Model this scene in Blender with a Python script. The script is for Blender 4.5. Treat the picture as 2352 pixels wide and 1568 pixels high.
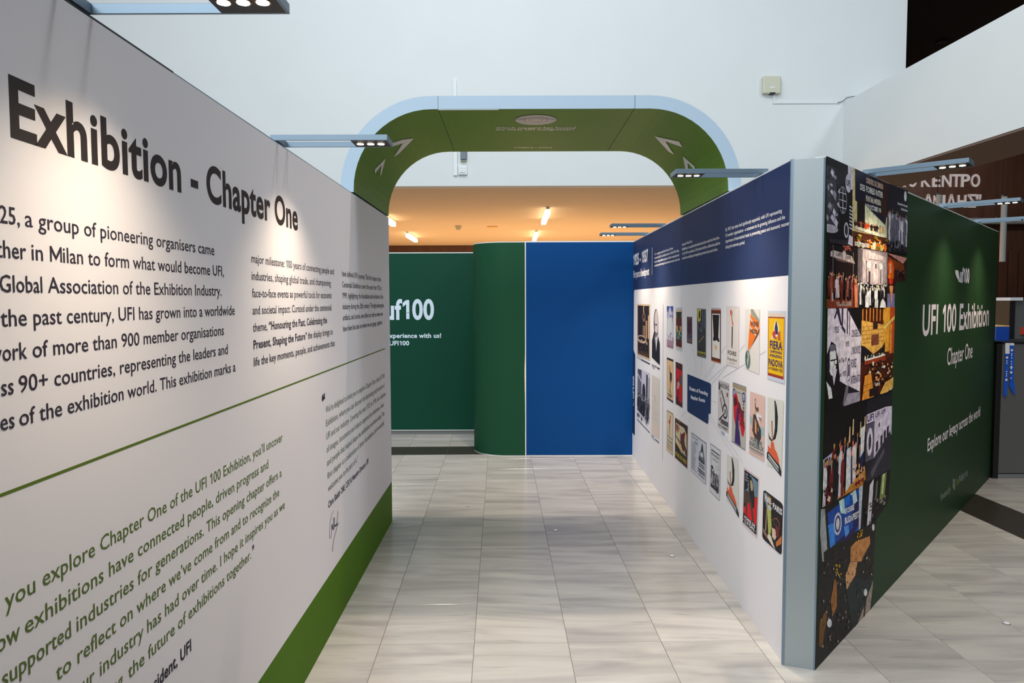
import bpy, math, random
from mathutils import Vector, Matrix
random.seed(7)
for o in list(bpy.data.objects): bpy.data.objects.remove(o)
SC = bpy.context.scene
COL = SC.collection

# ---------------------------------------------------------------- camera
FPX, PITCH, ROLL, CZ = 1659.0, math.radians(3.233), math.radians(-0.173), 1.826
CAM = Vector((0, 0, CZ))
_B = Matrix(((1, 0, 0), (0, 0, -1), (0, 1, 0)))
_P = Matrix(((1, 0, 0), (0, math.cos(PITCH), -math.sin(PITCH)), (0, math.sin(PITCH), math.cos(PITCH))))
_Z = Matrix(((math.cos(ROLL), -math.sin(ROLL), 0), (math.sin(ROLL), math.cos(ROLL), 0), (0, 0, 1)))
MW = _Z @ _P @ _B
cd = bpy.data.cameras.new('camera'); cam = bpy.data.objects.new('camera', cd); COL.objects.link(cam)
cd.sensor_width = 36; cd.lens = 36 * FPX / 2352; cd.clip_end = 200
Rm = Matrix((MW[0], -MW[1], -MW[2])).transposed()
cam.matrix_world = Matrix.Translation(CAM) @ Rm.to_4x4()
SC.camera = cam

# ---------------------------------------------------------------- world, lights, exposure
SC.view_settings.view_transform = 'Standard'; SC.view_settings.look = 'None'
SC.view_settings.gamma = 1; SC.view_settings.use_curve_mapping = False
SC.view_settings.exposure = 0.0
W = bpy.data.worlds.new('world'); SC.world = W; W.use_nodes = True
W.node_tree.nodes['Background'].inputs[0].default_value = (0.80, 0.90, 1.0, 1)
W.node_tree.nodes['Background'].inputs[1].default_value = 0.20

def add_light(name, kind, loc, energy, color, target=None, size=0.1, **kw):
    l = bpy.data.lights.new(name, kind); l.energy = energy; l.color = color
    if kind == 'AREA':
        l.shape = 'RECTANGLE'; l.size = size; l.size_y = kw.pop('size_y', size)
    elif kind == 'SUN': l.angle = size
    else: l.shadow_soft_size = size
    for k, v in kw.items(): setattr(l, k, v)
    o = bpy.data.objects.new(name, l); COL.objects.link(o); o.location = loc
    if target is not None:
        o.rotation_euler = (Vector(target) - Vector(loc)).to_track_quat('-Z', 'Y').to_euler()
    return o
# daylight: the roof light over the stand, glazing on the right; then two added fills
add_light('roof_light', 'AREA', (-1.0, 5.0, 13.0), 1060, (0.88, 0.95, 1.0), (-0.3, 4.5, 0), 7.0, size_y=9.0)
add_light('hall_daylight', 'AREA', (10.2, 4.0, 11.4), 300, (0.86, 0.95, 1.0), (0, 13.8, 4.5), 1.6)
add_light('front_fill', 'AREA', (-3.0, -4.5, 6.5), 620, (0.86, 0.94, 1.0), (0.4, 8.0, 2.6), 5.0, size_y=3.0)  # added fill behind the camera, lifts the end panel and arch edge
add_light('back_wall_fill', 'AREA', (-1.5, 3.5, 8.0), 230, (0.90, 0.96, 1.0), (-0.5, 13.8, 4.2), 4.0, size_y=2.0)  # unseen area light added to brighten the lower middle of the back wall
# the hall's warm downlight over the gateway
add_light('hall_downlight', 'SPOT', (0.5, 5.70, 9.6), 1300, (1.0, 0.84, 0.70), (0.5, 5.72, 0), 0.10, spot_size=math.radians(60), spot_blend=0.8)
# warm fill lights added low under the gallery, brightening its ceiling evenly
for lx, ly in ((-3.5, 20.5), (0.8, 20.5), (4.5, 20.5), (-3.5, 23.5), (0.8, 23.5), (4.5, 23.5), (-3.5, 26.5), (0.8, 26.5), (4.5, 26.5)):
    add_light('gallery_fill', 'POINT', (lx, ly, 0.8), 115, (1.0, 0.62, 0.30), None, 0.4)
add_light('sign_fill', 'SPOT', (16.0, 21.5, 8.0), 900, (1.0, 0.90, 0.84), (17.0, 28.5, 5.2), 0.3, spot_size=math.radians(85), spot_blend=1.0)  # unseen spot added so the sign letters read bright

# ---------------------------------------------------------------- helpers
def lin(c):
    return tuple(((v / 255) / 12.92 if v / 255 <= 0.04045 else ((v / 255 + 0.055) / 1.055) ** 2.4) for v in c)
def new_mat(name):
    m = bpy.data.materials.new(name); m.use_nodes = True
    return m, m.node_tree, m.node_tree.nodes['Principled BSDF']
def mat(name, c, rough=0.6, metal=0.0, emit=None, es=0, noise=0.0, nscale=30, bump=0.0, spec=0.5):
    m, nt, b = new_mat(name)
    col = (*lin(c), 1)
    b.inputs['Base Color'].default_value = col
    b.inputs['Roughness'].default_value = rough; b.inputs['Metallic'].default_value = metal
    b.inputs['Specular IOR Level'].default_value = spec
    if emit: b.inputs['Emission Color'].default_value = (*lin(emit), 1); b.inputs['Emission Strength'].default_value = es
    if noise or bump:
        tc = nt.nodes.new('ShaderNodeTexCoord'); n = nt.nodes.new('ShaderNodeTexNoise')
        n.inputs['Scale'].default_value = nscale; n.inputs['Detail'].default_value = 4
        nt.links.new(tc.outputs['Object'], n.inputs['Vector'])
        if noise:
            mx = nt.nodes.new('ShaderNodeMix'); mx.data_type = 'RGBA'
            mx.inputs[6].default_value = tuple(v * (1 - noise) for v in col[:3]) + (1,)
            mx.inputs[7].default_value = tuple(min(1, v * (1 + noise)) for v in col[:3]) + (1,)
            nt.links.new(n.outputs[0], mx.inputs[0]); nt.links.new(mx.outputs[2], b.inputs['Base Color'])
        if bump:
            bp = nt.nodes.new('ShaderNodeBump'); bp.inputs['Strength'].default_value = bump; bp.inputs['Distance'].default_value = 0.002
            nt.links.new(n.outputs[0], bp.inputs['Height']); nt.links.new(bp.outputs[0], b.inputs['Normal'])
    return m
M = {}
M['plaster'] = mat('plaster', (226, 230, 230), 0.9, noise=0.03, nscale=1.2, bump=0.05)
M['gallery_ceiling'] = mat('gallery_ceiling', (226, 205, 178), 0.9, noise=0.02, nscale=1)
M['fabric_white'] = mat('fabric_white', (236, 232, 236), 0.75, noise=0.015, nscale=400, bump=0.1, spec=0.15)
M['fabric_navy'] = mat('fabric_navy', (34, 50, 96), 0.5, noise=0.06, nscale=300, spec=0.15)
M['fabric_blue'] = mat('fabric_blue', (0, 64, 124), 0.55, noise=0.06, nscale=300, spec=0.15)
M['fabric_green'] = mat('fabric_green', (10, 66, 48), 0.55, noise=0.06, nscale=300, spec=0.15)
M['fabric_darkgreen'] = mat('fabric_darkgreen', (36, 66, 38), 0.5, noise=0.06, nscale=300, spec=0.15)
M['fabric_curve'] = mat('fabric_curve', (26, 74, 50), 0.55, noise=0.06, nscale=300, spec=0.15)
M['fabric_lime'] = mat('fabric_lime', (78, 118, 8), 0.65, noise=0.05, nscale=300, spec=0.15)
M['arch_green'] = mat('arch_green', (96, 136, 34), 0.6, noise=0.05, nscale=200)
M['arch_white'] = mat('arch_white', (190, 212, 230), 0.6, noise=0.02, nscale=60)
M['silver'] = mat('silver', (168, 176, 178), 0.45, 0.25, noise=0.02, nscale=200)
M['alu'] = mat('alu', (120, 140, 156), 0.4, 0.3)
M['rail_white'] = mat('rail_white', (225, 225, 225), 0.4)
M['black'] = mat('black', (14, 13, 14), 0.5)
M['led'] = mat('led', (255, 255, 255), 0.5, emit=(255, 240, 215), es=22)
M['reflector'] = mat('reflector', (120, 95, 60), 0.2, 0.8)
M['tube'] = mat('tube', (255, 255, 255), 0.5, emit=(255, 225, 185), es=4)
M['beige'] = mat('beige', (206, 204, 182), 0.45)
M['white_plastic'] = mat('white_plastic', (225, 230, 230), 0.4)
M['dark_plastic'] = mat('dark_plastic', (88, 104, 118), 0.4)
M['darkceil'] = mat('darkceil', (14, 5, 4), 0.9)
M['letter'] = mat('letter', (232, 228, 232), 0.5)
M['counter_grey'] = mat('counter_grey', (92, 92, 90), 0.55, noise=0.05, nscale=200)
M['blue_box'] = mat('blue_box', (20, 72, 170), 0.5)
M['kraft'] = mat('kraft', (226, 180, 110), 0.7)
M['strap'] = mat('strap', (10, 84, 200), 0.45)
M['strap_white'] = mat('strap_white', (235, 232, 235), 0.5)
M['base_grey'] = mat('base_grey', (120, 122, 120), 0.5)
M['granite'] = mat('granite', (52, 46, 40), 0.3, noise=0.6, nscale=60)
M['grout'] = mat('grout', (110, 102, 92), 0.9)
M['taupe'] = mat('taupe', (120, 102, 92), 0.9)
M['glass'] = mat('glass', (140, 145, 148), 0.15)

def wood(name, c, sx=14):
    m, nt, b = new_mat(name)
    tc = nt.nodes.new('ShaderNodeTexCoord'); mp = nt.nodes.new('ShaderNodeMapping'); n = nt.nodes.new('ShaderNodeTexNoise')
    mp.inputs['Scale'].default_value = (sx, sx, 0.6); n.inputs['Scale'].default_value = 1; n.inputs['Detail'].default_value = 6
    cr = nt.nodes.new('ShaderNodeValToRGB')
    cr.color_ramp.elements[0].color = (*[v * 0.8 for v in lin(c)], 1); cr.color_ramp.elements[1].color = (*[min(1, v * 1.15) for v in lin(c)], 1)
    cr.color_ramp.elements[0].position = .35; cr.color_ramp.elements[1].position = .65
    nt.links.new(tc.outputs['Object'], mp.inputs[0]); nt.links.new(mp.outputs[0], n.inputs[0])
    nt.links.new(n.outputs[0], cr.inputs[0]); nt.links.new(cr.outputs[0], b.inputs['Base Color'])
    b.inputs['Roughness'].default_value = 0.5
    return m
M['wood'] = wood('wood', (78, 50, 37), 5)

def marble():
    m, nt, b = new_mat('marble')
    N = nt.nodes.new; L = nt.links.new
    geo = N('ShaderNodeNewGeometry'); oi = N('ShaderNodeObjectInfo')
    mul = N('ShaderNodeMath'); mul.operation = 'MULTIPLY'; mul.inputs[1].default_value = 57.0; L(oi.outputs['Random'], mul.inputs[0])
    cmb = N('ShaderNodeCombineXYZ'); L(mul.outputs[0], cmb.inputs[0]); L(mul.outputs[0], cmb.inputs[1])
    add = N('ShaderNodeVectorMath'); L(geo.outputs['Position'], add.inputs[0]); L(cmb.outputs[0], add.inputs[1])
    ang = N('ShaderNodeMath'); ang.operation = 'MULTIPLY_ADD'; ang.inputs[1].default_value = 0.16; ang.inputs[2].default_value = -0.06; L(oi.outputs['Random'], ang.inputs[0])
    rot = N('ShaderNodeVectorRotate'); rot.rotation_type = 'Z_AXIS'; L(add.outputs[0], rot.inputs['Vector']); L(ang.outputs[0], rot.inputs['Angle'])
    mp = N('ShaderNodeMapping'); mp.inputs['Scale'].default_value = (1.0, 7.0, 1); L(rot.outputs[0], mp.inputs[0])
    n1 = N('ShaderNodeTexNoise'); n1.inputs['Scale'].default_value = 1.3; n1.inputs['Detail'].default_value = 6; n1.inputs['Distortion'].default_value = 0.6; L(mp.outputs[0], n1.inputs[0])
    r1 = N('ShaderNodeValToRGB')
    e = r1.color_ramp.elements
    e[0].position = 0.28; e[0].color = (*lin((158, 152, 146)), 1)
    e[1].position = 0.52; e[1].color = (*lin((182, 175, 167)), 1)
    x = e.new(0.70); x.color = (*lin((192, 185, 176)), 1)
    L(n1.outputs[0], r1.inputs[0])
    mp2 = N('ShaderNodeMapping'); mp2.inputs['Scale'].default_value = (2.2, 22.0, 1); L(rot.outputs[0], mp2.inputs[0])
    n2 = N('ShaderNodeTexNoise'); n2.inputs['Scale'].default_value = 1.2; n2.inputs['Detail'].default_value = 3; L(mp2.outputs[0], n2.inputs[0])
    r2 = N('ShaderNodeValToRGB'); r2.color_ramp.elements[0].position = 0.26; r2.color_ramp.elements[1].position = 0.36
    r2.color_ramp.elements[0].color = (0.74, 0.74, 0.73, 1); r2.color_ramp.elements[1].color = (1, 1, 1, 1)
    L(n2.outputs[0], r2.inputs[0])
    mx = N('ShaderNodeMix'); mx.data_type = 'RGBA'; mx.blend_type = 'MULTIPLY'; mx.inputs[0].default_value = 1
    L(r1.outputs[0], mx.inputs[6]); L(r2.outputs[0], mx.inputs[7])
    # each slab a little lighter or darker
    r3 = N('ShaderNodeMapRange'); r3.inputs[3].default_value = 0.92; r3.inputs[4].default_value = 1.05; L(oi.outputs['Random'], r3.inputs[0])
    mx2 = N('ShaderNodeVectorMath'); mx2.operation = 'SCALE'; L(mx.outputs[2], mx2.inputs[0]); L(r3.outputs[0], mx2.inputs['Scale'])
    L(mx2.outputs[0], b.inputs['Base Color'])
    b.inputs['Roughness'].default_value = 0.16; b.inputs['Specular IOR Level'].default_value = 0.5
    return m
M['marble'] = marble()

def print_mat():
    m, nt, b = new_mat('print')
    a = nt.nodes.new('ShaderNodeVertexColor'); a.layer_name = 'Col'
    nt.links.new(a.outputs[0], b.inputs['Base Color'])
    b.inputs['Roughness'].default_value = 0.65; b.inputs['Specular IOR Level'].default_value = 0.3
    return m
M['print'] = print_mat()
def photo_mat():
    m, nt, b = new_mat('photo_print')
    a = nt.nodes.new('ShaderNodeVertexColor'); a.layer_name = 'Col'; g = nt.nodes.new('ShaderNodeNewGeometry')
    n = nt.nodes.new('ShaderNodeTexNoise'); n.inputs['Scale'].default_value = 34; n.inputs['Detail'].default_value = 5
    mr = nt.nodes.new('ShaderNodeMapRange'); mr.inputs[1].default_value = .3; mr.inputs[2].default_value = .7; mr.inputs[3].default_value = .68; mr.inputs[4].default_value = 1.28
    sc = nt.nodes.new('ShaderNodeVectorMath'); sc.operation = 'SCALE'
    nt.links.new(g.outputs['Position'], n.inputs['Vector']); nt.links.new(n.outputs[0], mr.inputs[0]); nt.links.new(a.outputs[0], sc.inputs[0]); nt.links.new(mr.outputs[0], sc.inputs['Scale'])
    nt.links.new(sc.outputs[0], b.inputs['Base Color']); b.inputs['Roughness'].default_value = 0.5; b.inputs['Specular IOR Level'].default_value = 0.25
    return m
M['photo_print'] = photo_mat()

def tag(o, label=None, cat=None, group=None, kind=None):
    if label: o['label'] = label
    if cat: o['category'] = cat
    if group: o['group'] = group
    if kind: o['kind'] = kind
    return o
def empty(name, loc, label=None, cat=None, group=None, kind=None):
    o = bpy.data.objects.new(name, None); COL.objects.link(o); o.location = loc; o.empty_display_size = 0.1
    return tag(o, label, cat, group, kind)
def wloc(o):
    v = Vector((0, 0, 0))
    while o: v += o.location; o = o.parent
    return v

class MB:
    """collects world-space geometry, links it as one mesh object"""
    def __init__(s): s.v = []; s.f = []; s.mi = []; s.cur = 0
    def face(s, pts):
        n = len(s.v); s.v += [tuple(p) for p in pts]; s.f.append(list(range(n, n + len(pts)))); s.mi.append(s.cur); return s
    def box(s, a, b):
        x0, y0, z0 = a; x1, y1, z1 = b
        return s.prism([(x0, y0), (x1, y0), (x1, y1), (x0, y1)], z0, z1)
    def prism(s, poly, z0, z1):
        n = len(s.v); k = len(poly)
        s.v += [(x, y, z0) for x, y in poly] + [(x, y, z1) for x, y in poly]
        s.f.append(list(range(n, n + k))[::-1]); s.f.append(list(range(n + k, n + 2 * k)))
        for i in range(k): s.f.append([n + i, n + (i + 1) % k, n + k + (i + 1) % k, n + k + i])
        s.mi += [s.cur] * (k + 2); return s
    def obox(s, o, ax, ay, az):
        """box from corner o with three edge vectors"""
        o, ax, ay, az = map(Vector, (o, ax, ay, az)); n = len(s.v)
        for k in range(8): s.v.append(tuple(o + (ax if k & 1 else Vector()) + (ay if k & 2 else Vector()) + (az if k & 4 else Vector())))
        s.f += [[n + i for i in q] for q in ((0, 2, 3, 1), (4, 5, 7, 6), (0, 1, 5, 4), (2, 6, 7, 3), (0, 4, 6, 2), (1, 3, 7, 5))]
        s.mi += [s.cur] * 6; return s
    def cyl(s, c, axis, r, h, seg=20, r2=None):
        c = Vector(c); a = Vector(axis).normalized(); u = a.orthogonal().normalized(); w = a.cross(u); n = len(s.v)
        r2 = r if r2 is None else r2
        for hh, rr in ((0, r), (h, r2)):
            for i in range(seg):
                t = 2 * math.pi * i / seg; s.v.append(tuple(c + a * hh + (u * math.cos(t) + w * math.sin(t)) * rr))
        s.f.append([n + i for i in range(seg)][::-1]); s.f.append([n + seg + i for i in range(seg)])
        for i in range(seg): s.f.append([n + i, n + (i + 1) % seg, n + seg + (i + 1) % seg, n + seg + i])
        s.mi += [s.cur] * (seg + 2); return s
    def tube(s, pts, r, seg=8):
        pts = [Vector(p) for p in pts]
        for a, b in zip(pts, pts[1:]):
            d = b - a; s.cyl(a, d, r, d.length, seg)
        return s
    def build(s, name, mats, parent=None, bevel=0, smooth=False, **kw):
        me = bpy.data.meshes.new(name)
        off = wloc(parent) if parent else Vector()
        me.from_pydata([tuple(Vector(p) - off) for p in s.v], [], s.f)
        for m in (mats if isinstance(mats, (list, tuple)) else [mats]): me.materials.append(M[m] if isinstance(m, str) else m)
        me.polygons.foreach_set('material_index', s.mi)
        me.update()
        o = bpy.data.objects.new(name, me); COL.objects.link(o)
        if parent: o.parent = parent
        if bevel:
            bv = o.modifiers.new('bevel', 'BEVEL'); bv.width = bevel; bv.segments = 2; bv.limit_method = 'ANGLE'
        if smooth:
            for p in me.polygons: p.use_smooth = True
            me.set_sharp_from_angle(angle=math.radians(35))
        return tag(o, **kw)

# ---- pixel measurements of the photograph turned into points of real planes
def ray(x, y): return MW.transposed() @ Vector(((x - 1176) / FPX, (y - 784) / FPX, 1))
def proj(p):
    c = MW @ (Vector(p) - CAM); return 1176 + FPX * c.x / c.z, 784 + FPX * c.y / c.z
def on_z(x, y, z):
    d = ray(x, y); return CAM + d * ((z - CZ) / d.z)
def on_y(x, y, Y):
    d = ray(x, y); return CAM + d * (Y / d.y)
class Wall:
    """vertical plane: origin, unit direction to the right, normal to the viewer"""
    def __init__(s, a, b):
        s.o = Vector((*a, 0)); s.d = (Vector((*b, 0)) - s.o).normalized()
        s.n = Vector((s.d.y, -s.d.x, 0)); s.len = (Vector((*b, 0)) - s.o).length
    def sz(s, x, y):
        d = ray(x, y); t = (s.o - CAM).dot(s.n) / d.dot(s.n); p = CAM + d * t
        return (p - s.o).dot(s.d), p.z
    def s_at(s, x, z):
        y = 700
        for _ in range(4):
            q = s.sz(x, y)[0]; y = proj(s.P(q, z))[1]
        return s.sz(x, y)[0]
    def P(s, q, z, off=0): return s.o + s.d * q + Vector((0, 0, z)) + s.n * off

CAPH = 0.682
_tc, _gc = {}, {}
def _font_mesh(t, bold, res):
    c = bpy.data.curves.new('t', 'FONT'); c.body = t; c.size = 1; c.resolution_u = res; c.offset = bold; c.fill_mode = 'FRONT'
    o = bpy.data.objects.new('t', c); me = bpy.data.meshes.new_from_object(o)
    v = [(p.co.x, p.co.y) for p in me.vertices]; f = [list(p.vertices) for p in me.polygons]
    bpy.data.objects.remove(o); bpy.data.curves.remove(c); bpy.data.meshes.remove(me)
    return v, f
def _glyph(ch, bold, res):
    k = (ch, bold, res)
    if k not in _gc:
        if ('adv', ch) not in _gc:
            w = [p[0] for p in _font_mesh('|' + ch + '|', 0, 1)[0]]; w0 = [p[0] for p in _font_mesh('||', 0, 1)[0]]
            _gc['adv', ch] = (max(w) - min(w)) - (max(w0) - min(w0))
        adv = _gc['adv', ch]
        if ch == 'M' and bold > 0:      # drawn by hand: two stems and a V
            s_ = .085 + 2 * bold; L, R = .07 - bold, .76 + bold; m = (L + R) / 2; h = CAPH
            v = [(L, 0), (L + s_, 0), (L + s_, h * .66), (m, .06), (R - s_, h * .66), (R - s_, 0), (R, 0), (R, h), (R - s_, h), (m, .06 + s_ * 2.1), (L + s_, h), (L, h)]
            f = [[0, 1, 2, 10, 11], [2, 3, 9, 10], [3, 4, 8, 9], [4, 5, 6, 7, 8]]
        elif ch == '1' and bold >= 0:   # a figure one with its flag
            s_ = .09 + 2 * bold; R = .36 + bold; v = [(R - s_, 0), (R, 0), (R, CAPH), (R - s_, CAPH), (R - s_, CAPH - .15), (R - s_ - .16, CAPH - .25), (R - s_ - .16, CAPH - .25 + s_)]
            f = [[0, 1, 2, 3], [3, 4, 5, 6]]
        else:
            v, f = _font_mesh(ch, bold if ch not in '.,' else min(bold, .01), res) if ch != ' ' else ([], [])
        _gc[k] = (adv, v, f)
    return _gc[k]
def text_mesh(t, bold=0.0, res=3):
    """a line of Blender's built-in font as a flat mesh: points, faces, left and right extent"""
    bold = max(bold, .006)
    k = (t, bold, res)
    if k not in _tc:
        v, f, x = [], [], 0.0
        for ch in t:
            adv, gv, gf = _glyph(ch, bold, res); n = len(v)
            v += [(x + p[0], p[1]) for p in gv]; f += [[i + n for i in q] for q in gf]; x += adv + bold * .8
        _tc[k] = (v, f, min(p[0] for p in v), max(p[0] for p in v))
    return _tc[k]

KP = 1.12
class Paint:
    """flat print on a wall: coloured faces, each layer a hair above the last"""
    def __init__(s, wall, off=0.0006, step=0.00004, gain=None):
        s.w = wall; s.off = off; s.step = step; s.v = []; s.f = []; s.c = []; s.gain = KP if gain is None else gain
    def lc(s, c):
        if s.gain > 1.3: return tuple(min(0.92, v ** 1.3 * 2.0) for v in lin(c))   # contrasty photographic print
        return tuple(min(0.9, v * s.gain) for v in lin(c))
    def poly(s, pts, c, layer=True):
        n = len(s.v); s.v += [tuple(s.w.P(a, b, s.off)) for a, b in pts]; s.f.append(list(range(n, n + len(pts)))); s.c.append(s.lc(c))
        if layer: s.off += s.step
    def px(s, pts, c): s.poly([s.w.sz(*p) for p in pts], c)
    def raw(s, v, f, c):
        n = len(s.v); s.v += [tuple(s.w.P(a, b, s.off)) for a, b in v]; s.f += [[i + n for i in q] for q in f]; s.c += [s.lc(c)] * len(f); s.off += s.step
    def text(s, t, s0, s1, z, em, c, bold=0.0, res=3, font=1):
        v, f, a, b = text_mesh(t, bold, res); k = (s1 - s0) / (b - a)
        s.raw([(s0 + (x - a) * k, z + y * em) for x, y in v], f, c)
    def ptext(s, t, xl, xr, z, em, c, bold=0.0, res=3):
        s.text(t, s.w.s_at(xl, z), s.w.s_at(xr, z), z, em, c, bold, res)
    def build(s, name, parent, **kw):
        me = bpy.data.meshes.new(name); off = wloc(parent)
        me.from_pydata([tuple(Vector(p) - off) for p in s.v], [], s.f)
        ca = me.color_attributes.new('Col', 'FLOAT_COLOR', 'CORNER')
        buf = []
        for p in me.polygons: buf += [*s.c[p.index], 1.0] * len(p.vertices)
        ca.data.foreach_set('color', buf)
        me.materials.append(M['photo_print' if s.gain > 1.3 else 'print']); me.update()
        o = bpy.data.objects.new(name, me); COL.objects.link(o); o.parent = parent
        return tag(o, **kw)
class Sheet:
    """a printed picture: four measured corners (TL, TR, BR, BL); drawn in u,v (0..1, v down)"""
    def __init__(s, paint, c): s.p = paint; s.c = [paint.w.sz(*q) for q in c]; s.r = random.Random(int(c[0][0] * 7 + c[0][1]))
    def m(s, u, v):
        a, b, c, d = s.c
        return tuple(a[i] * (1 - u) * (1 - v) + b[i] * u * (1 - v) + c[i] * u * v + d[i] * (1 - u) * v for i in (0, 1))
    clip = False
    def poly(s, pts, col):
        if s.clip:
            for ax, lim, sg in ((0, 0, 1), (0, 1, -1), (1, 0, 1), (1, 1, -1)):
                out = []
                for i in range(len(pts)):
                    a, b = pts[i - 1], pts[i]; da, db = (a[ax] - lim) * sg, (b[ax] - lim) * sg
                    if (da < 0) != (db < 0): t = da / (da - db); out.append((a[0] + (b[0] - a[0]) * t, a[1] + (b[1] - a[1]) * t))
                    if db >= 0: out.append(b)
                pts = out
                if len(pts) < 3: return
        s.p.poly([s.m(*q) for q in pts], col)
    def rect(s, u0, v0, u1, v1, col): s.poly([(u0, v0), (u1, v0), (u1, v1), (u0, v1)], col)
    def ell(s, u, v, ru, rv, col, n=14): s.poly([(u + ru * math.cos(6.2832 * i / n), v + rv * math.sin(6.2832 * i / n)) for i in range(n)], col)
    def line(s, u0, v0, u1, v1, w, col, asp=1.0):
        dx, dy = u1 - u0, (v1 - v0) * asp; l = math.hypot(dx, dy) or 1; nx, ny = -dy / l * w / 2, dx / l * w / 2 / asp
        s.poly([(u0 + nx, v0 + ny), (u1 + nx, v1 + ny), (u1 - nx, v1 - ny), (u0 - nx, v0 - ny)], col)
    def text(s, t, u0, u1, v, h, col, bold=0.02, res=2):
        """baseline at v, cap height h"""
        tv, f, a, b = text_mesh(t, min(bold, .035), max(res, 2))
        s.p.raw([s.m(u0 + (x - a) / (b - a) * (u1 - u0), v - y * h / CAPH) for x, y in tv], f, col)
    def people(s, n, u0, u1, v0, v1, hb, cols, skin=(200, 160, 130), wid=0.08):
        r = s.r; n2 = int(n * 1.6)
        rows = sorted([(v0 + (v1 - v0) * r.random(), u0 + (u1 - u0) * (i + r.random()) / n2) for i in range(n2)])
        for v, u in rows:
            c = r.choice(cols); w = wid * (0.45 + 0.4 * r.random()); h = hb * (0.75 + 0.45 * r.random()); k = r.uniform(-.15, .15) * w
            s.poly([(u - w * .25, v), (u + w * .25, v), (u + w * .55, v + h * .1), (u + w * .6 + k, v + h * .45), (u + w * .32, v + h * .5), (u + w * .36 + k, v + h), (u + w * .05 + k, v + h), (u, v + h * .62), (u - w * .08, v + h), (u - w * .38, v + h), (u - w * .34, v + h * .5), (u - w * .6, v + h * .44), (u - w * .55, v + h * .1)], c)
            s.poly([(u - w * .06, v), (u + w * .1, v), (u + w * .02, v + h * .22)], r.choice([(214, 208, 212), tuple(int(q * .5) for q in c), c]))
            f = tuple(min(235, int(q * (0.8 + 0.35 * r.random()))) for q in skin)
            s.ell(u, v - h * .09, w * .24, h * .10, f, 8); s.poly([(u - w * .25, v - h * .1), (u - w * .15, v - h * .2), (u + w * .15, v - h * .2), (u + w * .24, v - h * .11), (u, v - h * .14)], r.choice([(40, 28, 26), (26, 22, 24), (90, 70, 56)]))
    def specks(s, n, u0, u1, v0, v1, su, sv, cols):
        r = s.r
        for _ in range(n):
            u = u0 + (u1 - u0) * r.random(); v = v0 + (v1 - v0) * r.random(); a = su * (0.4 + r.random()); b = sv * (0.4 + r.random())
            s.poly([(u - a, v), (u - a * .2, v - b), (u + a, v - b * .3), (u + a * .5, v + b)], r.choice(cols))

# ================================================================ THE SETTING
D1, D2 = 13.85, 28.5
ZC = 4.0
X1, X2 = 6.27, 7.42
# --- floor: grout bed with marble slabs as parts
MB().box((-16, -6, -0.12), (22, 34, -0.004)).build('floor', 'grout', kind='structure')
FLOOR = bpy.data.objects['floor']
az = math.radians(-1.0); TY = Vector((math.sin(az), math.cos(az), 0)); TX = Vector((math.cos(az), -math.sin(az), 0))
T0 = Vector((-0.2134, 4.177, 0)); PIT = 0.5007
ycuts = [3.761 - 0.5 * k - 4.177 for k in range(4, 0, -1)] + [3.761 - 4.177 + PIT * k for k in range(0, 10)]
ycuts = [y for y in ycuts if y < 8.36 - 4.177] + [8.51 - 4.177, 9.0 - 4.177] + [9.0 - 4.177 + PIT * k for k in range(1, 6)]
xcuts = [PIT * k for k in range(-6, 9)] + [4.13, 4.61] + [4.61 + PIT * k for k in range(1, 9)]
def slab_mesh(w, h, m):
    b = MB(); g = 0.0011; bv = 0.0012
    o = [(g, g), (w - g, g), (w - g, h - g), (g, h - g)]
    i = [(g + bv, g + bv), (w - g - bv, g + bv), (w - g - bv, h - g - bv), (g + bv, h - g - bv)]
    v = [(x, y, -0.012) for x, y in o] + [(x, y, -bv) for x, y in o] + [(x, y, 0) for x, y in i]
    me = bpy.data.meshes.new('slab')
    f = [[8, 9, 10, 11]] + [[k, (k + 1) % 4, 4 + (k + 1) % 4, 4 + k] for k in range(4)] + [[4 + k, 4 + (k + 1) % 4, 8 + (k + 1) % 4, 8 + k] for k in range(4)]
    me.from_pydata(v, [], f); me.materials.append(M[m]); me.update(); return me
_slabs = {}
def inside_stand(p):
    if p.x < -1.15 and p.y < 5.6: return True
    if p.x > 1.45 and p.y < 8.4 and p.y > 3.3 and (p.y - 3.6) > (p.x - 1.6) * 1.128: return True
    return False
nt_ = 0
for i in range(len(xcuts) - 1):
    for j in range(len(ycuts) - 1):
        x0, x1, y0, y1 = xcuts[i], xcuts[i + 1], ycuts[j], ycuts[j + 1]
        cs = [T0 + TX * a + TY * b for a in (x0, x1) for b in (y0, y1)]
        c = (cs[0] + cs[3]) / 2
        if c.y < 2.2: continue
        ps = [proj(q) for q in cs]
        if max(p[0] for p in ps) < 0 or min(p[0] for p in ps) > 2400 or min(p[1] for p in ps) > 1640: continue
        if all(inside_stand(q) for q in cs): continue
        if c.y > 10.2 and c.x < 4: continue
        strip = (abs(y0 - (8.51 - 4.177)) < 1e-6 and x0 < 4.1) or (abs(x0 - 4.13) < 1e-6 and y1 < 9.01 - 4.177)
        key = (round(x1 - x0, 3), round(y1 - y0, 3), strip)
        if key not in _slabs: _slabs[key] = slab_mesh(x1 - x0, y1 - y0, 'granite' if strip else 'marble')
        t = bpy.data.objects.new('granite_tile' if strip else 'marble_tile', _slabs[key]); COL.objects.link(t)
        t.parent = FLOOR; t.location = T0 + TX * x0 + TY * y0; t.rotation_euler.z = -az; nt_ += 1
MB().box((-16, 11.8, -0.003), (22, 34, 0.0)).build('marble_floor_beyond', 'marble', FLOOR)

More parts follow.
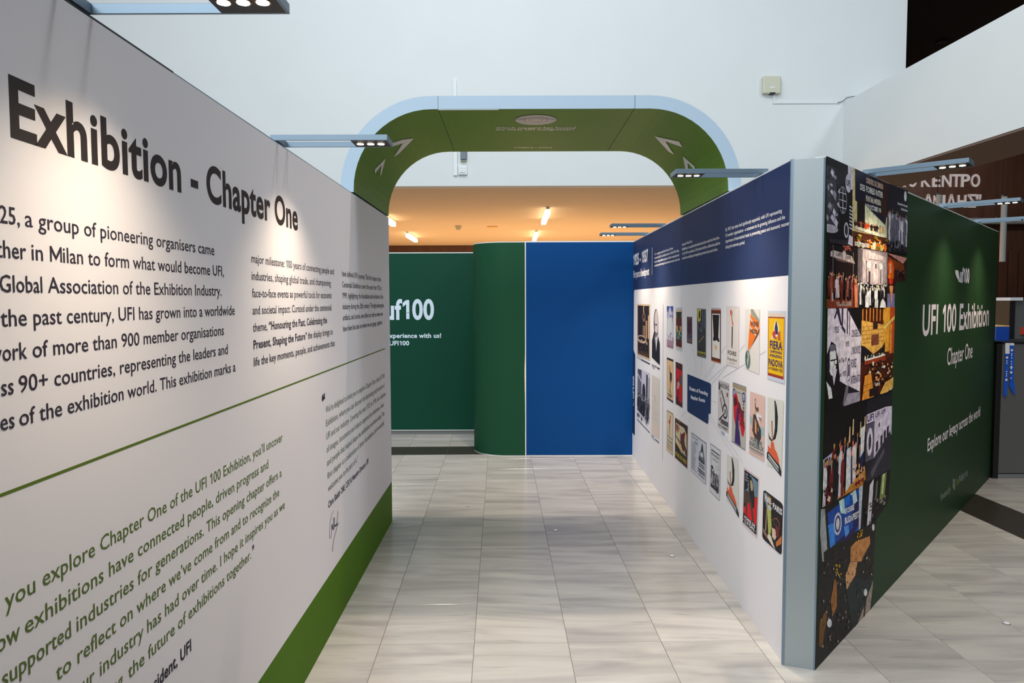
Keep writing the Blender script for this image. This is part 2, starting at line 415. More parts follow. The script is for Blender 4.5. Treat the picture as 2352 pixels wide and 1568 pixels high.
# --- back wall (the white gallery front), side walls, ceilings
zb = ZC
MB().prism([(-14, D1), (X1 + 1.15, D1), (X1 + 1.15, D1 + 0.3), (-14, D1 + 0.3)], zb, 11).build('wall_back', 'plaster', kind='structure')
bd = Vector((-0.045, 0.999, 0)).normalized()
pA = Vector((X1, D1, 0)); pB = pA - bd * 13.5; bn = Vector((bd.y, -bd.x, 0)) * (X2 - X1)
MB().prism([(pA.x, pA.y), (pB.x, pB.y), (pB.x + bn.x, pB.y + bn.y), (pA.x + bn.x, pA.y + bn.y)], ZC, 5.54).build('wall_right', 'plaster', kind='structure')
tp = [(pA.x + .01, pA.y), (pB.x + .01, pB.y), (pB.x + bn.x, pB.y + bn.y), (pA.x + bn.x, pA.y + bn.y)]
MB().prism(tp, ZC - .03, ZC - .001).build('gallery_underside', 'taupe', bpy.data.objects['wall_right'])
MB().box((-14, D1 + 0.3, ZC), (X1 + 1.15, D2, ZC + 0.25)).build('ceiling', 'gallery_ceiling', kind='structure')
MB().box((X1 + 1.15, D1 + .3, 8.85), (22, D2, 9.05)).build('ceiling_2', 'darkceil', kind='structure')
MB().box((-14.2, -6, 0), (-14, D2, 11)).build('wall_left', 'plaster', kind='structure')
MB().box((-14, D2, 0), (22, D2 + 0.2, 9.05)).build('wall_far', 'wood', kind='structure')
MB().box((22, -6, 0), (22.2, D2, 9.05)).build('wall_side', 'wood', kind='structure')
WF = bpy.data.objects['wall_far']
# wooden boards under the sign
q0 = on_y(2290, 576, D2 - .06)
for k, (a, b) in enumerate(((2262, 2288), (2290, 2310), (2312.5, 2334), (2336, 2349), (2351, 2372))):
    l, r = on_y(a, 576, D2).x, on_y(b, 576, D2).x
    MB().box((l, D2 - .12, 0.02), (r, D2, q0.z)).build('wood_panel', 'wood', WF)
for px_ in (1400, 1600, 1800, 2000, 2153, 2226, 2302, 2380):
    x = on_y(px_, 400, D2).x
# --- gallery ceiling fittings
def ceiling_light(p0, p1, label):
    a = on_z(*p0, ZC - .12); b = on_z(*p1, ZC - .12)
    r = empty('ceiling_light', (a.x, a.y, ZC), label, 'ceiling light', 'tube lights on the gallery ceiling')
    w = 0.06
    MB().box((a.x - w * .6, a.y - .1, ZC - .05), (a.x + w * .6, b.y + .1, ZC)).build('base_plate', 'white_plastic', r)
    MB().box((a.x - w, a.y, ZC - .17), (a.x + w, b.y, ZC - .05)).build('diffuser', 'tube', r, bevel=0.01)
ceiling_light((1258, 488), (1251, 512), 'white tube light on the amber ceiling, the largest, above the blue wall')
ceiling_light((1232, 538), (1225, 552), 'small white tube light on the amber ceiling just above the blue wall top')
ceiling_light((936, 541), (952, 553), 'white tube light on the amber ceiling above the white lettered green wall')
ceiling_light((884, 503), (895, 516), 'tube light half hidden behind the top corner of the white text wall')
p = on_z(1053, 523, ZC - .06)
r = empty('smoke_detector', (p.x, p.y, ZC), 'small round smoke detector on the amber ceiling', 'smoke detector')
MB().cyl((p.x, p.y, ZC - .05), (0, 0, 1), .10, .05, 24).build('base', 'beige', r)
MB().cyl((p.x, p.y, ZC - .12), (0, 0, 1), .06, .07, 24, .08).build('sensor_head', 'beige', r)
p = on_z(1131, 521.5, ZC - .02)
tag(MB().cyl((p.x, p.y, ZC - .02), (0, 0, 1), .16, .02, 28).build('ceiling_speaker', 'kraft'), 'flat round disc set in the amber ceiling right of the smoke detector', 'ceiling speaker')

# ================================================================ THE STAND WALLS
H = 2.5
def slab_wall(w, name, s0, s1, thick, z0=0.0, z1=H, mats='fabric_white', parent=None, part='fabric_panel'):
    a, b = w.P(s0, z0), w.P(s1, z0); n = -w.n * thick
    return MB().obox(a, b - a, n, (0, 0, z1 - z0)).build(part, mats, parent)
# ---- left: white wall with the introduction text
WL = Wall((-1.0, 1.0), (-1.0, 5.91))
left = empty('display_wall', (-1.06, 5.91, 0), 'long white text wall at left with a lime green foot band', 'exhibition wall')
slab_wall(WL, '', -1.6, WL.len, 0.10, 0.334, H, 'fabric_white', left)
slab_wall(WL, '', -1.6, WL.len, 0.10, 0.0, 0.334, 'fabric_lime', left, 'foot_band')
MB().obox(WL.P(-1.6, H), WL.d * 2.78, -WL.n * 0.10, (0, 0, 0.006)).build('top_trim', 'black', left)
MB().obox(WL.P(1.18, H), WL.d * (WL.len - 1.18), -WL.n * 0.10, (0, 0, 0.004)).build('top_rail', 'alu', left)
MB().obox(WL.P(WL.len, 0), WL.d * 0.006, -WL.n * 0.10, (0, 0, H)).build('end_profile', 'silver', left)
DK, GR = (44, 38, 52), (84, 104, 40)
def para(paint, lines, z0, lead, em, col, bold=0.0, res=2):
    for i, ln in enumerate(lines):
        for seg in (ln if isinstance(ln, list) else [ln]):
            t, xl, xr = seg[:3]; bo = seg[3] if len(seg) > 3 else bold
            paint.ptext(t, xl, xr, z0 - lead * i, em, col, bo, res)
def pre(paint, t, xr, z, em, k, col, bold=0.0):
    """word running off to the left: ends at pixel xr, natural width times k"""
    v, f, a, b = text_mesh(t, bold, 2); s1 = paint.w.s_at(xr, z); paint.text(t, s1 - (b - a) * em * k, s1, z, em, col, bold, 2)
zl = lambda x, y: WL.sz(x, y)[1]
p = Paint(WL)
zt = (zl(29.3, 304.8) + zl(683.7, 531.0)) / 2; et = (zl(24.2, 169.6) - zl(29.3, 304.8)) / CAPH
p.ptext('Exhibition - Chapter One', 24.2, 684, zt, et, (42, 34, 34), 0.026, 6)
p.build('heading_text', left, label='large black heading lettering')
p = Paint(WL)
L1 = [('a group of pioneering organisers came', 57.4, 492.3, 586), ('in Milan to form what would become UFI,', 72.7, 514, 634), ('Association of the Exhibition Industry.', 109.7, 508.4, 678.5),
      ('the past century, UFI has grown into a worldwide', 1.3, 539, 723.5), ('of more than 900 member organisations', 75, 514, 769), ('90+ countries, representing the leaders and', 43.4, 523, 811.5), ('of the exhibition world. This exhibition marks a', 44.6, 540.8, 852)]
z1_, z7_ = zl(492, 586), zl(540.8, 852); ld = (z1_ - z7_) / 6; em1 = ld * 0.735
for i, (t, a, b, y) in enumerate(L1): p.ptext(t, a, b, z1_ - ld * i, em1, DK, 0.004, 3)
for i, (t, x) in enumerate((('1925,', 45), ('together', 60), ('Global', 97), (None, 0), ('network', 62), ('across', 31), ('faces', 33))):
    if t: pre(p, t, x, z1_ - ld * i, em1, 1.0, DK, 0.004)
p.build('body_text', left)
p = Paint(WL)
z0_ = zl(577.5, 602.4); ld = (z0_ - zl(582.8, 841)) / 6; em2 = ld * 0.735
para(p, [('major milestone: 100 years of connecting people and', 577.5, 766.9), ('industries, shaping global trade, and championing', 578, 759.6), ('face-to-face events as powerful tools for economic', 579, 762),
         ('and societal impact. Curated under the centennial', 580, 761), [('theme,', 581, 614), ('“Honouring the Past, Celebrating the', 617.7, 751, 0.02)],
         [('Present, Shaping the Future”', 582.3, 704.7, 0.02), ('the display brings to', 707, 764)], ('life the key moments, people, and achievements that', 582.8, 768.8)], z0_, ld, em2, DK)
p.build('body_text', left)
p = Paint(WL)
z0_ = zl(785.6, 633.5); ld = (z0_ - zl(788, 761)) / 5
para(p, [('have defined UFI’s journey. This first chapter of the', 785.6, 875), ('Centennial Exhibition covers the years from 1925 to', 785.8, 876.5), ('1999, highlighting the foundation and evolution of the', 786, 879.8),
         ('industry during the 20th century. Through photographs,', 787, 882), ('artifacts, and stories, we reflect not only on where we', 787.5, 879), ('have been but also on where we are going, together.', 788, 877.8)], z0_, ld, em2, DK)
p.build('body_text', left)
p = Paint(WL)
p.poly([(WL.s_at(-40, 1.46), 1.446), (WL.s_at(884, 1.45), 1.448), (WL.s_at(884, 1.45), 1.456), (WL.s_at(-40, 1.46), 1.453)], (84, 108, 14))
p.build('divider_line', left, label='thin green dividing line')
p = Paint(WL)
Q = [('you explore Chapter One of the UFI 100 Exhibition, you’ll uncover', 11.5, 649), ('exhibitions have connected people, driven progress and', 57.4, 616), ('industries for generations. This opening chapter offers a', 176, 646.4),
     ('to reflect on where we’ve come from and to recognize the', 129, 641), ('industry has had over time. I hope it inspires you as we', 229.6, 654), ('the future of exhibitions together.', 294.6, 576.5)]
za, zb_ = zl(649, 1012), zl(576.5, 1281.7); ld = (za - zb_) / 5; em3 = ld * 0.72
para(p, Q, za, ld, em3, GR)
for i, (t, x) in enumerate(((None, 0), ('how', 46), ('supported', 163), (None, 0), ('our', 217), ('shaping', 282))):
    if t: pre(p, t, x, za - ld * i, em3, 1.0, GR)
p.ptext('”', 579.5, 583.5, zb_ + .0, em3 * 1.15, (40, 30, 60), 0.03)
zz = zl(438.8, 1493)
p.ptext('sident, UFI', 353, 438.8, zz, em3 * 1.02, (30, 24, 44), 0.02)
pre(p, 'Pre', 351, zz, em3 * 1.02, 0.9, (30, 24, 44), 0.02)
p.build('quote_text', left, label='green quotation lettering')
p = Paint(WL)
za, zb_ = zl(748, 949), zl(753.5, 1129.6); ld = (za - zb_) / 6
para(p, [('We’re delighted to invite you to explore Chapter One of the UFI 100', 748, 883), ('Exhibition, where you can discover the fascinating early decades of', 748.7, 883), ('UFI and our industry. Covering the years 1925 to 1999, this collection', 749.3, 885.5),
         ('of images, documents and objects captures the milestones, ideas', 750, 881), ('and people that helped shape the exhibitions we know today. This', 751, 882.6), ('first chapter is a celebration of those foundations, and we warmly', 752, 882), ('welcome you to be part of it.”', 753.5, 822)], za, ld, ld * 0.72, (92, 110, 84))
p.ptext('Chris Skeith OBE, CEO & Managing Director, UFI', 754, 846, zl(754, 1167), ld * .7, (34, 28, 56), 0.02)
p.ptext('“', 739.5, 746.5, zl(741, 940), ld * 1.5, (20, 14, 40), 0.05)
p.build('quote_text', left, label='small green quotation lettering')
# signature, printed thin strokes
p = Paint(WL)
def stroke(pts, w=0.7, c=(60, 50, 80)):
    for a, b in zip(pts, pts[1:]):
        dx, dy = b[0] - a[0], b[1] - a[1]; l = math.hypot(dx, dy) or 1; nx, ny = -dy / l * w / 2, dx / l * w / 2
        p.px([(a[0] + nx, a[1] + ny), (b[0] + nx, b[1] + ny), (b[0] - nx, b[1] - ny), (a[0] - nx, a[1] - ny)], c)
S = lambda u, v: (500 + u / 5.227, 1100 + v / 5.227)
stroke([S(1390, 378), S(1370, 420), S(1350, 520), S(1340, 640), S(1342, 705), S(1352, 712), S(1362, 680), S(1368, 600), S(1366, 545)])
stroke([S(1368, 545), S(1372, 600), S(1382, 560), S(1378, 535), S(1385, 610), S(1395, 590), S(1392, 470), S(1398, 460), S(1396, 580), S(1410, 545), S(1412, 570), S(1425, 530), S(1428, 560), S(1450, 515)], 1.1)
stroke([S(1438, 380), S(1442, 420), S(1430, 500), S(1425, 545)])
stroke([S(1440, 540), S(1420, 620), S(1392, 720), S(1380, 800), S(1377, 870)], .6)
p.build('signature', left, label='handwritten signature')

# ---- right: navy and white poster wall
WR = Wall((1.413, 8.42), (1.356, 3.525))
right = empty('display_wall', (1.36, 3.53, 0), 'navy and white poster wall on the right of the aisle', 'exhibition wall')
slab_wall(WR, '', 0, WR.len, 0.05, 0, H, 'fabric_white', right)
MB().obox(WR.P(0, H), WR.d * WR.len, -WR.n * 0.05, (0, 0, 0.008)).build('top_rail', 'rail_white', right)
pa, pb = Vector((1.352, 3.522, 0)), Vector((1.490, 3.470, 0))
MB().prism([(pa.x, pa.y), (pb.x, pb.y), (pb.x + .02, pb.y + .06), (pa.x + .03, pa.y + .06)], 0, H).build('end_panel', 'silver', right, label='flat silver grey end panel')
MB().prism([(pa.x - .004, pa.y), (pa.x + .006, pa.y - .004), (pa.x + .008, pa.y + .012), (pa.x - .003, pa.y + .014)], 0, H + .002).build('corner_profile', 'alu', right)
NV = (30, 46, 88)
p = Paint(WR, off=0.0004)
zbnd = (WR.sz(1822, 632.5)[1] + WR.sz(1456.8, 665)[1]) / 2
p.poly([(0.001, zbnd), (WR.len, zbnd), (WR.len, H), (0.001, H)], NV)
x0s, x1s = WR.s_at(1455.8, 1.7), WR.s_at(1459.3, 1.2)
zst = WR.sz(1457, 806)[1]; zend0, zend1 = WR.sz(1451.5, 992)[1], WR.sz(1458.6, 998.8)[1]
p.poly([(0.001, zst), (x0s, zst), (x0s, zbnd - .03), (x0s + .03, zbnd), (0.001, zbnd)], NV)
p.poly([(0.001, zend0), (x1s, zend0 - .005), (x1s, zst - .04), (x0s, zst + .01), (0.001, zst + .01)], (12, 42, 84))
p.build('navy_print', right, label='dark navy printed header field')
p = Paint(WR, off=0.0012)
zr = lambda x, y: WR.sz(x, y)[1]
WHT = (236, 228, 230)
zz = (zr(1455, 608.4) + zr(1488.6, 599.5)) / 2
p.ptext('1925 - 1937', 1455.3, 1488.6, zz, (zr(1488.6, 572.7) - zz) / CAPH, WHT, 0.04, 4)
zz = zr(1455, 638); p.ptext('First years of development', 1455.3, 1491.4, zz, .115, WHT, 0.02)
a = WR.s_at(1497.2, 2.0); p.poly([(a, zr(1498, 630.4)), (a + .016, zr(1498, 630.4)), (a + .016, zr(1498, 568.2)), (a, zr(1498, 568.2))], WHT)
def rp(lines, ya, yb, x, em=None):
    za, zb_ = zr(x, ya), zr(x, yb); ld = (za - zb_) / (len(lines) - 1)
    for i, (t, l, r) in enumerate(lines): p.ptext(t, l, r, za - ld * i, em or ld * .80, WHT, 0.014, 2)
rp([('UFI - originally named the Union des Foires', 1503.7, 1546.2), ('Internationales (UFI) - was officially founded on 15 April 1925 in Milan,', 1503.7, 1560),
    ('Italy, by leading exhibition organisers to foster cooperation and', 1503.7, 1560), ('strengthening trade during the international economic crisis in the', 1503.7, 1561.6)], 586.3, 612, 1503.7)
rp([('aftermath of World War I.', 1567, 1591), ('Established as a non-political international association under the French law', 1567, 1652.6), ('of 1 July 1901 on associations, UFI positioned itself as a collaborative platform', 1567, 1654.4),
    ('committed to rebuilding and strengthening economic ties across borders.', 1567, 1649)], 564.6, 595.8, 1567)
rp([('By 1937, this vision had significantly expanded, with UFI representing', 1667.2, 1796.6), ('33 member organisations - a testament to its growing influence and the', 1667.2, 1803.8),
    ('importance of international trade in promoting peace and economic recovery', 1667.2, 1816.5), ('during the interwar period.', 1667.2, 1711.2)], 531.2, 570.9, 1667.2)
p.build('header_text', right, label='white header lettering')
# vertical logo on the narrow navy strip
p = Paint(WR, off=0.0012)
v, f, a, b = text_mesh('uf100', 0.04, 3)
zt_, zb_ = zr(1455, 863), zr(1455, 915); k = (zt_ - zb_) / (b - a); sx = WR.s_at(1456.8, 1.3)
p.raw([(sx - y * k * .95, zb_ + (x - a) * k) for x, y in v], f, WHT)
p.poly([(sx - .03, zr(1455, 932)), (sx - .004, zr(1455, 918)), (sx, zr(1455, 918)), (sx, zr(1455, 930))], WHT)
p.build('strip_logo', right, label='white vertical logo lettering')
# thin grey connecting lines and rules
p = Paint(WR, off=0.0010)
GL = (176, 176, 188)
C8 = lambda u, v: (1440 + u / 5.8725, 640 + v / 5.8725)
C9 = lambda u, v: (1440 + u / 5.8725, 900 + v / 5.8725)
def wl(a, b, wm=0.0035, c=GL):
    a = WR.sz(*a); b = WR.sz(*b); dx, dy = b[0] - a[0], b[1] - a[1]; l = math.hypot(dx, dy); nx, ny = -dy / l * wm / 2, dx / l * wm / 2
    p.poly([(a[0] + nx, a[1] + ny), (b[0] + nx, b[1] + ny), (b[0] - nx, b[1] - ny), (a[0] - nx, a[1] - ny)], c)
for a, b in ((C8(752, 850), C8(845, 1265)), (C8(885, 900), C8(945, 1290)), (C8(1010, 1080), C8(1000, 1310)), (C8(1190, 1150), C8(1060, 1360)), (C8(1340, 1160), C8(1100, 1390)), (C8(1340, 900), C8(1040, 1330)),
             (C8(1870, 975), C8(1300, 1330)), (C8(1590, 890), C8(1140, 1430)), (C9(800, 265), C9(730, 335)), (C9(870, 330), C9(830, 400)), (C9(1060, 420), C9(1110, 690)), (C9(1110, 340), C9(1340, 690)), (C9(1130, 320), C9(1570, 950)), (C9(1140, 120), C9(1215, 140)), (C9(1340, 700), C9(1460, 880))):
    wl(a, b, c=(196, 195, 206))
wl((1523.7, 699), (1522, 1058), 0.008, (150, 150, 165))
for u0, v0, u1, v1, c in ((195, 1090, 312, 1150, (60, 55, 75)), (140, 1055, 195, 1085, (170, 165, 180)), (335, 1160, 405, 1190, (130, 125, 145)), (410, 1200, 442, 1216, (50, 45, 70)), (345, 1190, 375, 1205, (160, 155, 170))):
    wl(C8(u0, v0), C8(u1, v1), 0.014, c)
for u0, v0, u1, v1, c in ((138, 365, 310, 550, (60, 60, 80)), (330, 572, 375, 615, (130, 125, 145)), (380, 635, 435, 685, (60, 55, 75)), (335, 600, 380, 655, (150, 145, 160)), (1270, 530, 1320, 560, (165, 165, 178)), (1275, 550, 1320, 578, (165, 165, 178))):
    wl(C9(u0, v0), C9(u1, v1), 0.010, c)
p.build('caption_lines', right, label='thin grey caption lines')

def poster(corners, label, draw, wall=WR, parent=None, name='poster', off=0.0016, shadow=True, gain=None):
    p = Paint(wall, off=off, gain=gain); s = Sheet(p, corners); draw(s); return p.build(name, parent or right, label=label)
def c8(*q): return [C8(*a) for a in q]
def c9(*q): return [C9(*a) for a in q]
PAPER = (216, 208, 204)
def d_street(s):
    s.rect(0, 0, 1, 1, (206, 180, 150)); s.rect(.05, .03, .93, .965, (34, 26, 22))
    for u, w in ((.47, .05), (.57, .07), (.68, .1), (.84, .12)): s.rect(u, .3 + (.1 if u < .6 else 0), u + w, .62, (176, 140, 112))
    for u in (.52, .63, .79): s.rect(u, .3, u + .015, .62, (50, 36, 28))
    s.rect(.5, .03, .56, .16, (196, 160, 120)); s.ell(.55, .24, .12, .09, (120, 96, 78)); s.ell(.55, .23, .06, .05, (40, 30, 26))
    s.rect(.86, .2, .93, .62, (190, 154, 122))
    s.ell(.38, .66, .36, .075, (190, 160, 135), 20); s.ell(.38, .655, .3, .045, (36, 28, 24), 20)
    for i in range(6): s.ell(.12 + i * .13, .69 + .02 * (i % 2), .04, .03, (206, 180, 158), 8)
    s.specks(24, .08, .9, .74, .93, .03, .012, [(70, 54, 42), (120, 96, 76), (52, 40, 32)])
    for i in range(9): s.poly([(.1 + i * .09, .96), (.13 + i * .09, .96), (.12 + i * .09, .86)], (150, 112, 80))
poster(c8((140, 338), (314, 345), (314, 1105), (140, 1030)), 'brown old street photograph, top left of the poster wall', d_street)
def d_man(s):
    s.poly([(.30, .42), (.02, .62), (.0, .93), (1.0, 1.0), (1.0, .62), (.8, .5), (.78, .42)], (26, 22, 26))
    s.poly([(.42, .50), (.55, .78), (.78, .48), (.7, .46)], (214, 208, 210)); s.poly([(.3, .5), (.36, .66), (.46, .52)], (90, 84, 90)); s.poly([(.55, .56), (.6, .56), (.58, .74)], (40, 36, 40))
    s.ell(.54, .27, .29, .255, (58, 50, 52), 22); s.ell(.58, .26, .235, .225, (196, 184, 184), 22)
    s.poly([(.33, .2), (.4, .3), (.42, .5), (.33, .42)], (70, 60, 62)); s.rect(.5, .285, .66, .315, (50, 44, 48)); s.rect(.38, .29, .46, .31, (60, 52, 56))
    s.poly([(.5, .33), (.58, .42), (.47, .42)], (226, 216, 216)); s.rect(.42, .44, .62, .46, (90, 76, 80)); s.poly([(.4, .46), (.66, .46), (.6, .53), (.46, .53)], (110, 100, 104))
poster(c8((338, 390), (445, 400), (445, 1165), (338, 1110)), 'cut-out black and white portrait of a man in dark suit', d_man)
def d_meet(s):
    s.rect(0, 0, 1, 1, (196, 192, 206)); s.rect(0, 0, .34, .62, (78, 76, 94))
    for u in (.04, .13, .22): s.rect(u, .12, u + .05, .62, (120, 120, 140))
    s.line(0, .12, .34, .25, .05, (190, 186, 200)); s.rect(.72, .05, .85, .7, (60, 58, 70)); s.rect(.88, .1, 1, .6, (150, 148, 160))
    s.ell(.54, .44, .13, .18, (44, 40, 48), 14)
    s.people(14, .02, .98, .55, .66, .4, [(38, 36, 44), (60, 58, 68), (30, 28, 34), (84, 82, 94)], (150, 145, 155), .14)
    s.specks(22, 0, 1, .6, .95, .03, .03, [(110, 108, 122), (26, 24, 30), (70, 68, 80)])
    s.poly([(0, 1.0), (0, .93), (1, 1.0)], (204, 200, 212))
poster([C8(148, 1210), C8(312, 1275), C9(302, 435), C9(140, 265)], 'black and white photograph of a crowd by tall windows', d_meet)
def d_letter(s):
    s.rect(0, 0, 1, 1, (206, 198, 190)); s.rect(0, 0, .08, 1, (214, 190, 174)); s.poly([(0, .8), (1, .84), (1, 1), (0, 1)], (218, 196, 184))
    for v in (.33, .44, .5, .55, .61, .66, .72): s.rect(.15, v, .15 + .7 * (.5 + .5 * s.r.random()), v + .004, (150, 142, 142))
    s.ell(.42, .38, .05, .05, (176, 168, 168), 8)
poster([C8(338, 1295), C8(440, 1352), C9(436, 640), C9(332, 540)], 'cream typed letter sheet', d_letter)
def d_p1(s):
    s.rect(0, 0, 1, 1, (190, 190, 202)); s.rect(0, 0, 1, .14, (48, 62, 150)); s.poly([(.2, .33), (.45, 0), (.55, 0), (1, .3), (1, .14), (0, .14), (0, .25)], (150, 156, 200))
    s.poly([(.35, .14), (.5, .02), (.6, .14)], (206, 208, 226)); s.text('VLE', .42, .95, .27, .06, (60, 60, 150), .05)
    s.poly([(.85, .2), (.93, .2), (.9, .42)], (170, 30, 90)); s.poly([(.2, .3), (.8, .26), (.9, .75), (.1, .8)], (204, 206, 212))
    s.specks(22, .02, .98, .66, .85, .07, .03, [(150, 90, 130), (190, 170, 190), (110, 50, 100)]); s.rect(0, .84, 1, 1, (140, 92, 116))
    for i in range(6): s.rect(.06 + i * .16, .85, .11 + i * .16, .97, (206, 190, 200))
poster(c8((541, 370), (626, 370), (626, 938), (541, 910)), 'blue and pale violet poster, first in the top row of posters', d_p1)
def d_p2(s):
    s.rect(-.04, -.045, 1.04, 1.05, (188, 196, 212)); s.rect(0, 0, 1, 1, (196, 176, 148)); s.rect(.03, .07, .97, .96, (92, 34, 26)); s.rect(.03, .07, .97, .23, (40, 44, 34))
    s.rect(.2, .09, .82, .22, (28, 52, 40)); s.rect(.86, .1, .96, .23, (170, 104, 50)); s.rect(.06, .1, .16, .23, (150, 96, 52))
    for v in (.28, .33, .37): s.rect(.1, v, .9, v + .008, (60, 22, 18))
    s.rect(.03, .43, .97, .78, (24, 72, 84)); s.poly([(.08, .43), (.3, .43), (.35, .58), (.18, .6)], (206, 150, 60)); s.poly([(.62, .43), (.95, .43), (.86, .6), (.7, .55)], (206, 120, 54))
    s.poly([(.45, .56), (.62, .54), (.6, .7)], (200, 190, 60)); s.specks(14, .08, .92, .6, .76, .06, .03, [(190, 140, 60), (40, 110, 110), (206, 200, 160)]); s.rect(.03, .78, .97, .95, (84, 30, 28))
poster(c8((663, 410), (744, 408), (744, 950), (663, 925)), 'dark red poster with teal world map', d_p2)
def d_p3(s):
    s.rect(0, 0, 1, 1, (96, 74, 80)); s.poly([(.5, .05), (.85, .2), (.8, .45), (.95, .5), (.5, .72), (.08, .5), (.2, .45), (.15, .2)], (74, 34, 52)); s.rect(.05, .7, .95, .78, (66, 66, 96)); s.rect(.05, .84, .95, .93, (112, 88, 82))
poster(c8((811, 512), (882, 516), (882, 882), (811, 862)), 'smallest, dull maroon poster in the top row', d_p3)
def d_p4(s):
    s.rect(0, 0, 1, 1, (150, 150, 160)); s.rect(.03, .02, .97, .98, (50, 50, 56)); s.poly([(.05, .02), (.45, .02), (.4, .25), (.15, .28), (.05, .12)], (206, 186, 60)); s.ell(.28, .13, .1, .09, (60, 56, 40))
    for u, w in ((.6, .1), (.78, .1)): s.rect(u, .03, u + w, .5, (92, 96, 116))
    s.ell(.3, .36, .22, .09, (84, 84, 84)); s.ell(.3, .35, .13, .05, (40, 40, 44)); s.poly([(.05, .45), (.9, .4), (.95, .82), (.05, .8)], (58, 56, 54)); s.line(.2, .7, .8, .55, .03, (130, 120, 90)); s.ell(.5, .45, .05, .012, (220, 220, 225), 8)
    s.text('COLOGNE FAIR', .06, .95, .92, .04, (206, 186, 60), .05); s.rect(.1, .945, .9, .955, (180, 160, 60))
poster(c8((948, 398), (1069, 405), (1069, 1078), (948, 1045)), 'dark grey poster with yellow lettering', d_p4)
def d_p5(s):
    s.rect(0, -.03, 1, 0, (176, 176, 190)); s.rect(0, 0, 1, 1, (96, 42, 24)); s.rect(0, 0, 1, .02, (190, 100, 50)); s.rect(.1, .08, .92, .92, (222, 216, 210)); s.poly([(.15, .1), (.85, .1), (.75, .56), (.28, .54)], (26, 18, 18))
    s.poly([(.2, .56), (.25, .52), (.8, .53), (.88, .6), (.75, .61), (.6, .58), (.4, .6), (.2, .6)], (26, 18, 18)); s.poly([(.5, .66), (.6, .7), (.62, .76), (.4, .75), (.42, .7)], (226, 170, 110)); s.rect(0, .98, 1, 1, (190, 100, 50))
poster(c8((1139, 413), (1269, 415), (1268, 1143), (1140, 1105)), 'brown framed poster with a black glass shape', d_p5)
def d_p6(s):
    s.rect(-.05, -.03, 1.05, 1.03, (210, 200, 204)); s.rect(0, 0, 1, 1, (216, 206, 200)); s.poly([(.3, .05), (.36, .03), (.42, .06), (.42, .13), (.58, .29), (.52, .32), (.38, .14), (.3, .1)], (196, 66, 44)); s.ell(.36, .07, .07, .045, (206, 70, 50))
    s.poly([(.46, .05), (.5, .05), (.5, .15), (.47, .15)], (70, 64, 60)); s.poly([(.45, .31), (.53, .33), (.48, .7), (.42, .7)], (38, 52, 90)); s.poly([(.5, .33), (.54, .34), (.51, .72), (.49, .72)], (60, 52, 48))
    s.text('FOIRE', .1, .84, .83, .07, (50, 62, 62), .03); s.text('Francfort', .08, .9, .93, .05, (66, 78, 78), .02); s.rect(.25, .965, .75, .973, (150, 140, 140))
poster(c8((1350, 393), (1511, 398), (1503, 1183), (1350, 1140)), 'cream poster with red match over blue stem', d_p6)
def d_p7(s):
    s.rect(0, 0, 1, 1, (214, 208, 204)); s.poly([(.4, 0), (.55, .0), (.98, .16), (.98, .22), (.42, .08)], (140, 146, 126)); s.poly([(.38, .08), (.98, .21), (.98, .38), (.2, .7), (.28, .4)], (228, 116, 40))
    s.poly([(.38, .13), (.9, .31), (.86, .34), (.36, .17)], (196, 186, 172)); s.poly([(.36, .27), (.84, .4), (.78, .43), (.34, .31)], (196, 186, 172)); s.poly([(.98, .3), (1.0, .33), (.8, .45), (.7, .5), (.3, .68), (.25, .72)], (70, 58, 50))
    s.text('WIENER', .4, .95, .27, .07, (66, 40, 30), .05); s.text('MESSE', .38, .84, .385, .06, (66, 40, 30), .05)
    s.ell(.2, .84, .19, .155, (78, 110, 104), 22); s.poly([(.16, .7), (.3, .74), (.28, .84), (.2, .98), (.14, .85), (.2, .8)], (180, 172, 158)); s.ell(.1, .78, .05, .05, (60, 86, 84))
poster(c8((1597, 408), (1797, 412), (1787, 1288), (1597, 1205)), 'cream poster with orange beam over a green globe', d_p7)
def d_padova(s):
    s.rect(-.03, -.035, 1.05, 1.06, (192, 198, 214)); s.rect(0, 0, 1, .06, (206, 190, 176)); s.rect(0, .06, 1, 1, (150, 50, 30)); s.rect(.035, .08, .965, .955, (226, 178, 12))
    s.poly([(.48, .1), (.66, .2), (.7, .36), (.34, .36), (.36, .2)], (222, 214, 190)); s.poly([(.5, .11), (.6, .22), (.63, .33), (.4, .33), (.42, .22)], (44, 48, 88))
    s.poly([(.3, .3), (.48, .26), (.45, .4), (.25, .38)], (178, 60, 60)); s.poly([(.6, .3), (.75, .27), (.8, .42), (.6, .42)], (190, 90, 50)); s.poly([(.2, .4), (.3, .34), (.34, .42)], (214, 202, 190))
    s.line(.85, .42, .9, .56, .03, (190, 110, 40)); s.text('VII', .42, .54, .41, .04, (40, 34, 80), .05)
    s.text('FIERA', .13, .88, .56, .12, (40, 36, 88), .08, 2); s.text('CAMPIONARIA', .13, .88, .625, .04, (40, 36, 88), .05); s.text('INTERNAZIONALE', .12, .88, .69, .042, (40, 36, 88), .05)
    s.text('PADOVA', .06, .93, .83, .10, (40, 36, 88), .08, 2); s.text('5-19 GIUGNO 1925', .06, .92, .895, .04, (70, 44, 60), .05)
poster(c8((1910, 460), (2135, 465), (2118, 1362), (1903, 1300)), 'yellow poster with blue lettering and red border, PADOVA', d_padova)
